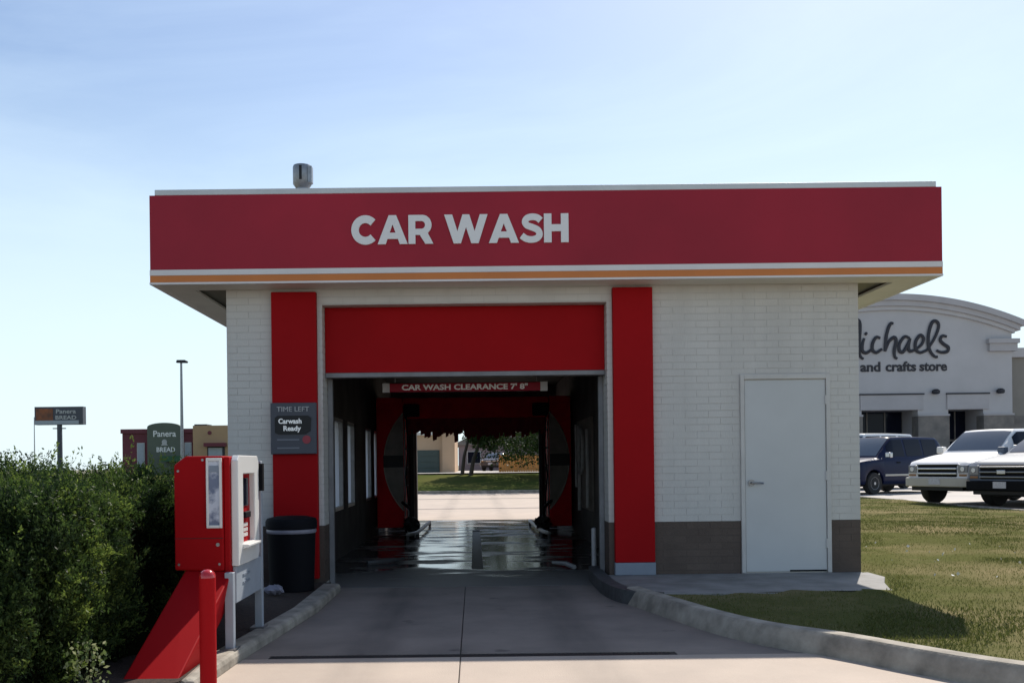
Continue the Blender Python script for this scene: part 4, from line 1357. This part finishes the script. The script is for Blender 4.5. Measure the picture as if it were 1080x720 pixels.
# ================================================================== BEYOND THE EXIT
gb = thing('garage_building', 'beige building with a dark green garage door beyond the exit', 'building', (-6, 66, 0.77))
box('wall', 'beige', gb, -12, -2.05, 62, 74, 0.6, 3.3)
box('corner_pier', 'beige', gb, -2.05, -1.25, 61.6, 74, 0.6, 3.45)
gd = box('garage_door', 'green_door', gb, -5.2, -2.25, 61.93, 61.999, 0.75, 2.32)
for k in range(4):
    box('door_panel', 'green_door', gd, -5.15, -2.3, 61.89, 61.929, 0.80 + k * 0.38, 1.14 + k * 0.38)
box('parapet', 'soffit', gb, -12.1, -2.0, 61.8, 62.2, 3.301, 3.5)
lb = thing('far_house', 'greyish mauve house wall behind the tree trunks', 'house', (1, 82, 0.77))
box('wall', 'lavender', lb, -1.3, 9, 80, 90, 0.6, 3.0)
MB().prism([(-1.9, 3.0), (9.6, 3.0), (3.8, 5.6)], 'y', 79.6, 90.3).build('roof', 'stone', lb)
wq = box('window', 'pale', lb, -0.6, 0.6, 79.93, 79.999, 1.4, 2.5)
box('pane', 'glass', wq, -0.52, 0.52, 79.9, 79.929, 1.48, 2.42)
# wooden fence: boards between posts
fc = thing('wood_fence', 'orange-brown wooden fence beyond the exit', 'fence', (2.8, 60, 0.77))
for x in (1.62, 2.62, 3.62, 4.62):
    box('post', 'fence', fc, x - 0.05, x + 0.05, 60.03, 60.13, 0.7, 1.98)
for z in (1.0, 1.7):
    box('rail', 'fence', fc, 1.6, 4.65, 59.99, 60.03, z - 0.04, z + 0.04)
x = 1.6
while x < 4.6:
    box('board', 'fence', fc, x, x + 0.138, 59.965, 59.989, 0.78, 1.93 + random.uniform(-0.015, 0.015))
    x += 0.15

def tree(name, label, x, y, zt, hgt, rad, crown_z, trunk_r, nleaf, lean=0.0, group='trees beyond the exit', clumps=46, squash=0.75):
    t = thing(name, label, 'tree', (x, y, zt), group)
    top = (x + lean, y, crown_z + 0.6 * hgt)
    b = MB()
    b.tube([(x, y, zt - 0.1), (x + lean * 0.2, y, zt + (crown_z - zt) * 0.5), (x + lean * 0.6, y, crown_z), top], [trunk_r * 1.3, trunk_r, trunk_r * 0.8, trunk_r * 0.3], 9)
    for k in range(7):
        a = k * 2.4
        s0 = Vector((x + lean * 0.5, y, crown_z - 0.2 + 0.22 * k * hgt / 5))
        b.tube([s0, s0 + Vector((math.cos(a) * rad * 0.4, math.sin(a) * rad * 0.4, 0.35)), s0 + Vector((math.cos(a) * rad * 0.75, math.sin(a) * rad * 0.75, 0.5))], [trunk_r * 0.45, trunk_r * 0.28, trunk_r * 0.1], 6)
    b.build('trunk', 'bark', t, smooth=True)
    dirs = rng.normal(size=(clumps, 3))
    dirs /= np.linalg.norm(dirs, axis=1, keepdims=True)
    rr = rng.uniform(0.45, 1.0, clumps)[:, None]
    cc = dirs * rr * np.array([rad, rad, hgt * squash]) + np.array([x + lean, y, crown_z + hgt * 0.45])
    cr_ = rng.uniform(0.22, 0.4, clumps) * rad
    idx = rng.integers(0, clumps, nleaf)
    dd = rng.normal(size=(nleaf, 3))
    dd /= np.linalg.norm(dd, axis=1, keepdims=True)
    p = cc[idx] + dd * (rng.uniform(0.3, 1, nleaf) ** 0.5)[:, None] * cr_[idx][:, None] * np.array([1, 1, 0.7])
    tn = np.clip(rng.normal(0.45, 0.15, clumps)[idx] + rng.normal(0, 0.12, nleaf), 0, 1)
    leaves('crown', p, rng.normal(size=(nleaf, 3)) + [0, 0, -0.3], rng.uniform(0.10, 0.2, nleaf), tn, 'leaf', t, 0.6)
    return t
tree('tree', 'leafy tree with low dark crown at the right beyond the exit', 4.9, 51.6, 0.75, 5.0, 4.5, 2.75, 0.24, 34000, lean=-0.8, clumps=80)
tree('tree', 'slim tree with a dark trunk beside the garage building', -0.68, 52.6, 0.76, 1.8, 0.9, 2.9, 0.09, 3000, lean=0.7)
tree('tree', 'slim tree with forked trunk nearer the mauve wall', -0.20, 52.2, 0.76, 1.9, 1.2, 2.6, 0.10, 5000, lean=0.9)

# ================================================================== VEHICLES
def vehicle(name, label, paint, loc, heading, group, L=5.1, W=1.98, H=1.92, belt=1.16, hood=1.10, wr=0.37, grille='bars', bumper=None, roof_rack=False, detail=True, cat='car', roof_back=None, ws=(0.62, 0.25), lift=0.0):
    """x forward, y left; heading = direction the nose points"""
    t = thing(name, label, cat, loc, group)
    hw = W / 2
    xf, xb = L / 2, -L / 2
    ax_f, ax_b = xf - 0.95, xb + 1.05
    sill = 0.33 + lift
    xc, xr = xf - 1.22, xf - 1.22 - ws[0]               # cowl, front edge of the roof
    xt, xk = xb + 0.10 + ws[1], xb + 0.06               # rear edge of the roof, foot of the rear window
    Ra = wr + 0.075
    NS_ = int(L / 0.035)
    xs_ = [xb + L * i / NS_ for i in range(NS_ + 1)]
    rw = hw - 0.24                                      # half width of the roof
    def ease(v):
        v = min(1.0, max(0.0, v))
        return v * v * (3 - 2 * v)
    def ring_(x):
        zb = sill
        for ax in (ax_f, ax_b):
            dx = abs(x - ax)
            if dx < Ra:
                zb = max(zb, wr + math.sqrt(max(0.0, Ra * Ra - dx * dx)))
        zb += 0.10 * ease((x - (xf - 0.35)) / 0.35) + 0.12 * ease((xb + 0.3 - x) / 0.3)
        # plan shape: nose and tail pulled in
        wd = hw * (1 - 0.015 * ease(abs(x) / (L / 2)) - 0.13 * max(0.0, (x - (xf - 0.45)) / 0.45) ** 2.6 - 0.09 * max(0.0, (xb + 0.4 - x) / 0.4) ** 2.6)
        # shoulder line
        if x > xc:
            u = (x - xc) / (xf - xc)
            zs = belt - 0.04 - (belt - hood - 0.02) * (0.35 * u + 0.65 * u * u) - 0.09 * max(0.0, (u - 0.86) / 0.14) ** 2
        else:
            zs = belt - 0.04 + 0.03 * ease((xc - x) / 3.0)
        if x >= xc:
            zt, wt = zs + 0.055 * (1 - 0.5 * ease((x - xc) / (xf - xc))), wd * 0.80
        elif x > xr:
            u = (xc - x) / (xc - xr)
            zt = zs + 0.05 + (H - 0.02 - zs - 0.05) * (u * 1.12 - 0.12 * u * u * u)
            wt = wd * 0.84 + (rw - wd * 0.84) * u
        elif x >= xt:
            zt = H - 0.02 + 0.02 * math.sin(math.pi * (xr - x) / (xr - xt))
            wt = rw
        else:
            u = (xt - x) / max(0.05, xt - xk)
            zt = max(zs + 0.03, H - 0.02 - (H - 0.02 - zs) * (0.25 * u + 0.75 * u * u))
            wt = rw + (wd * 0.86 - rw) * min(1, u) * 0.6
        body_f = [(0.93, 0.0), (0.985, 0.07), (1.0, 0.22), (1.005, 0.5), (1.0, 0.72), (0.985, 0.90), (0.955, 1.0)]
        pts = [(wd * f, zb + (zs - zb) * g) for f, g in body_f]
        y0, z0 = pts[-1]
        hgt = zt - z0
        for v in (0.12, 0.40, 0.70, 0.90):
            yy = y0 + (wt - y0) * v ** 1.15 - 0.02
            pts.append((yy, z0 + hgt * v * 0.97))
        pts += [(wt - 0.075, z0 + hgt * 0.975), (wt * 0.66, z0 + hgt * 0.995), (wt * 0.33, z0 + hgt * 1.005), (0.0, z0 + hgt * 1.01)]
        return pts
    half_ = [ring_(x) for x in xs_]
    nh = len(half_[0])
    nr = 2 * nh - 1
    def P_(i, j):
        y, z = half_[i][j] if j < nh else half_[i][nr - 1 - j]
        return (xs_[i], y if j < nh else -y, z)
    vs = [P_(i, j) for i in range(NS_ + 1) for j in range(nr)]
    fs = [(i * nr + j, i * nr + j + 1, (i + 1) * nr + j + 1, (i + 1) * nr + j) for i in range(NS_) for j in range(nr - 1)]
    fs += [tuple(range(nr)), tuple(NS_ * nr + j for j in range(nr - 1, -1, -1))]
    body = MB().add(vs, fs).build('body', paint, t, local=True, smooth=True)
    def patch(nm, x0, x1, j0, j1, m=None, out=0.007):
        """glass: a piece of the shell lifted a few millimetres"""
        ids = [i for i in range(NS_ + 1) if x0 <= xs_[i] <= x1]
        vv, ff = [], []
        jn = j1 - j0 + 1
        for i in ids:
            for j in range(j0, j1 + 1):
                A = Vector(P_(min(i + 1, NS_), j)) - Vector(P_(max(i - 1, 0), j))
                B = Vector(P_(i, min(j + 1, nr - 1))) - Vector(P_(i, max(j - 1, 0)))
                nv = A.cross(B)
                nv = nv.normalized() if nv.length > 1e-9 else Vector((0, 0, 1))
                c = Vector(P_(i, j))
                if nv.dot(c - Vector((c.x * 0.8, 0, 0.9))) < 0:
                    nv = -nv
                vv.append(tuple(c + nv * out))
        for a in range(len(ids) - 1):
            for j in range(jn - 1):
                ff.append((a * jn + j, a * jn + j + 1, (a + 1) * jn + j + 1, (a + 1) * jn + j))
        return MB().add(vv, ff).build(nm, m or 'glass', body, local=True, smooth=True)
    # windscreen, rear window, three side windows a side
    patch('windshield', xr + 0.05, xc - 0.06, 11, nr - 12, WS_GLASS)
    patch('rear_window', xk + 0.10, xt - 0.05, 11, nr - 12)
    span = (xc - 0.42) - (xt + 0.02)
    for (u0, u1) in ((0.02, 0.30), (0.325, 0.64), (0.665, 0.98)):
        xa_, xb_ = xt + 0.02 + span * u0, xt + 0.02 + span * u1
        patch('side_window', xa_, xb_, 7, 10)
        patch('side_window', xa_, xb_, nr - 11, nr - 8)
    g1f, g1b, in1 = xr, xt, 0.24
    def bx_(nm, m, x0, x1, y0, y1, z0, z1, par=body, bev=0.015):
        return MB().box(x0, x1, y0, y1, z0, z1).build(nm, m, par, bev, local=True)
    # wheels
    for (wx, wy) in ((ax_f, hw - 0.13), (ax_f, -hw + 0.13), (ax_b, hw - 0.13), (ax_b, -hw + 0.13)):
        sgn = 1 if wy > 0 else -1
        we = MB().lathe([(wr * 0.6, -0.11), (wr * 0.94, -0.115), (wr, -0.08), (wr, 0.08), (wr * 0.94, 0.115), (wr * 0.6, 0.11)], 0, 0, 24, axis='y')
        wo_ = we.build('wheel', 'rubber', t, local=True, smooth=True)
        wo_.location = (wx, wy, wr)
        rm = MB()
        rm.lathe([(wr * 0.60, 0.085 * sgn), (wr * 0.56, 0.112 * sgn), (wr * 0.50, 0.105 * sgn), (wr * 0.48, 0.06 * sgn)], 0, 0, 24, axis='y')
        for k in range(6):
            a = k * math.pi / 3
            ca, sa = math.cos(a), math.sin(a)
            p = [(0.03, -0.035), (wr * 0.52, -0.05), (wr * 0.52, 0.05), (0.03, 0.035)]
            rm.prism([(q[0] * ca - q[1] * sa, q[0] * sa + q[1] * ca) for q in p], 'y', 0.075 * sgn, 0.108 * sgn)
        rm.lathe([(0.06, 0.07 * sgn), (0.05, 0.118 * sgn)], 0, 0, 12, axis='y')
        rm.build('rim', 'rim', wo_, local=True)
    # dark wheel wells and underbody
    bx_('underbody', 'black', xb + 0.3, xf - 0.25, -hw + 0.30, hw - 0.30, 0.26 + lift, 0.62, t)
    # front end
    bm_ = bumper or paint
    bp = MB().prism([(-hw + 0.02, 0), (-hw + 0.10, 0.16), (-hw + 0.4, 0.20), (hw - 0.4, 0.20), (hw - 0.10, 0.16), (hw - 0.02, 0), (hw - 0.1, -0.25), (-hw + 0.1, -0.25)], 'z', 0.40 + lift * 0.65, 0.63 + lift * 0.65)
    bp.v = [(xf - 0.06 + p[1] * 0.8, p[0], p[2]) for p in bp.v]
    bpo = bp.build('bumper', bm_, t, 0.025, local=True)
    bx_('air_dam', 'black', xf - 0.2, xf + 0.03, -hw + 0.25, hw - 0.25, 0.30 + lift * 0.65, 0.405 + lift * 0.65, t)
    gw = hw - 0.42
    gz0, gz1 = 0.66 + lift * 0.45, hood - 0.035
    gs = bx_('grille', 'dark', xf - 0.14, xf + 0.015, -gw, gw, gz0, gz1, body, 0.03)
    if grille == 'bars':
        for k in range(2):
            z = gz0 + (gz1 - gz0) * (k + 0.75) / 2.6
            bx_('bar', 'chrome', xf - 0.02, xf + 0.045, -gw, gw, z - 0.028, z + 0.028, gs)
        bx_('surround', 'chrome' if paint == 'car_white' else paint, xf - 0.08, xf + 0.03, -gw - 0.03, gw + 0.03, gz1 - 0.012, gz1 + 0.018, gs)
    else:
        for k in range(3):
            z = gz0 + (gz1 - gz0) * (k + 0.5) / 3
            bx_('bar', 'steel', xf - 0.02, xf + 0.04, -gw, gw, z - 0.02, z + 0.02, gs)
        bx_('emblem', 'chrome', xf + 0.02, xf + 0.06, -0.11, 0.11, (gz0 + gz1) / 2 - 0.05, (gz0 + gz1) / 2 + 0.05, gs)
    for s_ in (-1, 1):
        y0, y1 = sorted((s_ * (gw + 0.03), s_ * hw * 0.865))
        xi_, xo_ = (xf + 0.02, xf + 0.004)
        hb = MB().prism([(xf - 0.25, y0), (xi_ if s_ > 0 else xo_, y0), (xo_ if s_ > 0 else xi_, y1), (xf - 0.25, y1)], 'z', gz0 + 0.10, gz1 - 0.015)
        hl = hb.build('headlight', 'lamp_glass', body, 0.02, local=True)
        MB().lathe([(0.062, xf + 0.012), (0.055, xf + 0.026)], (y0 + y1) / 2, (gz0 + 0.085 + gz1) / 2, 14, axis='x').build('lens', 'chrome', hl, local=True)
        bx_('indicator', 'amber', xf - 0.2, xf + 0.012, y0 + 0.02, y1 - 0.02, gz0 + 0.02, gz0 + 0.08, hl)
        # mirrors
        mxp = xf - 1.55
        my = s_ * (hw + 0.12)
        bx_('mirror', 'chrome' if paint == 'navy' else paint, mxp - 0.05, mxp + 0.1, min(my - 0.13 * s_, my + 0.08 * s_), max(my - 0.13 * s_, my + 0.08 * s_), belt + 0.02, belt + 0.20, t, 0.03)
        # side moulding, door handles
        ym = sorted((s_ * (hw - 0.01), s_ * (hw + 0.018)))
        bx_('moulding', 'beige_trim' if paint == 'navy' else bm_, ax_b + 0.5, ax_f - 0.5, ym[0], ym[1], 0.60, 0.67, t)
        for dx in (0.25, -0.85):
            bx_('door_handle', 'dark', dx, dx + 0.2, ym[0], ym[1] + (0.0), belt - 0.16, belt - 0.12, t)
        bx_('tail_light', 'crimson_dot', xb - 0.005, xb + 0.08, min(s_ * (hw - 0.04), s_ * (hw - 0.25)), max(s_ * (hw - 0.04), s_ * (hw - 0.25)), 0.75, 1.1, t)
        if roof_rack:
            MB().tube([(g1b + 0.3, s_ * (hw - in1 - 0.12), H + 0.03), (g1f - 0.4, s_ * (hw - in1 - 0.12), H + 0.04)], 0.02, 6).build('roof_rail', 'dark', t, local=True)
    pl = bx_('licence_plate', 'plate', xf + 0.085, xf + 0.115, -0.16, 0.16, 0.46 + lift * 0.65, 0.61 + lift * 0.65, t, 0.0)
    h = Vector(heading)
    t.rotation_euler = (0, 0, math.atan2(h.y, h.x))
    return t
WS_GLASS = mat('windscreen', (0.03, 0.045, 0.065), 0.06, spec=0.8, coat=0.4)
HD = (-0.906, -0.423)
LV = (0.423, -0.906)
def place(pt, fx, ly, hd=HD):
    """centre of a vehicle whose local point (fx, ly) stands at pt"""
    lv = (-hd[1], hd[0])
    return (pt[0] - fx * hd[0] - ly * lv[0], pt[1] - fx * hd[1] - ly * lv[1], 0.192)
G = 'vehicles in the parking lot'
vehicle('parked_suv', 'navy blue sport utility vehicle beside the car wash wall corner', 'navy', place((13.26, 31.6), 1.6, 0.9, (-0.87, -0.49)), (-0.87, -0.49), G, L=5.0, H=1.95, belt=1.2, hood=1.06, grille='bars', ws=(0.85, 0.42))
vehicle('parked_suv', 'white sport utility vehicle with tan bumper between navy and silver ones', 'car_white', place((12.05, 24.9), 1.65, -0.85), HD, G, L=5.1, H=1.92, belt=1.28, hood=1.05, ws=(0.72, 0.25), lift=0.09, wr=0.40, bumper='beige_trim', grille='bars')
vehicle('parked_suv', 'silver vehicle with dark grille at the right edge of the picture', 'silver', place((11.98, 22.9), 2.4, -0.98), HD, G, L=5.2, H=1.76, belt=1.24, hood=1.04, ws=(0.8, 0.35), bumper='dark', grille='mesh')
vehicle('parked_van', 'white vehicle mostly hidden behind the navy one', 'car_white', (15.6, 38.2, 0.192), (-0.87, -0.49), G, L=5.0, H=2.22, belt=1.3, hood=1.2)
vehicle('parked_car', 'small dark car parked beyond the bay exit by the fence', 'car_dark', (1.75, 72.5, 0.862), (-0.25, -0.97), G, L=4.3, W=1.7, H=1.38, belt=0.92, hood=0.84, wr=0.31, ws=(0.75, 0.7))
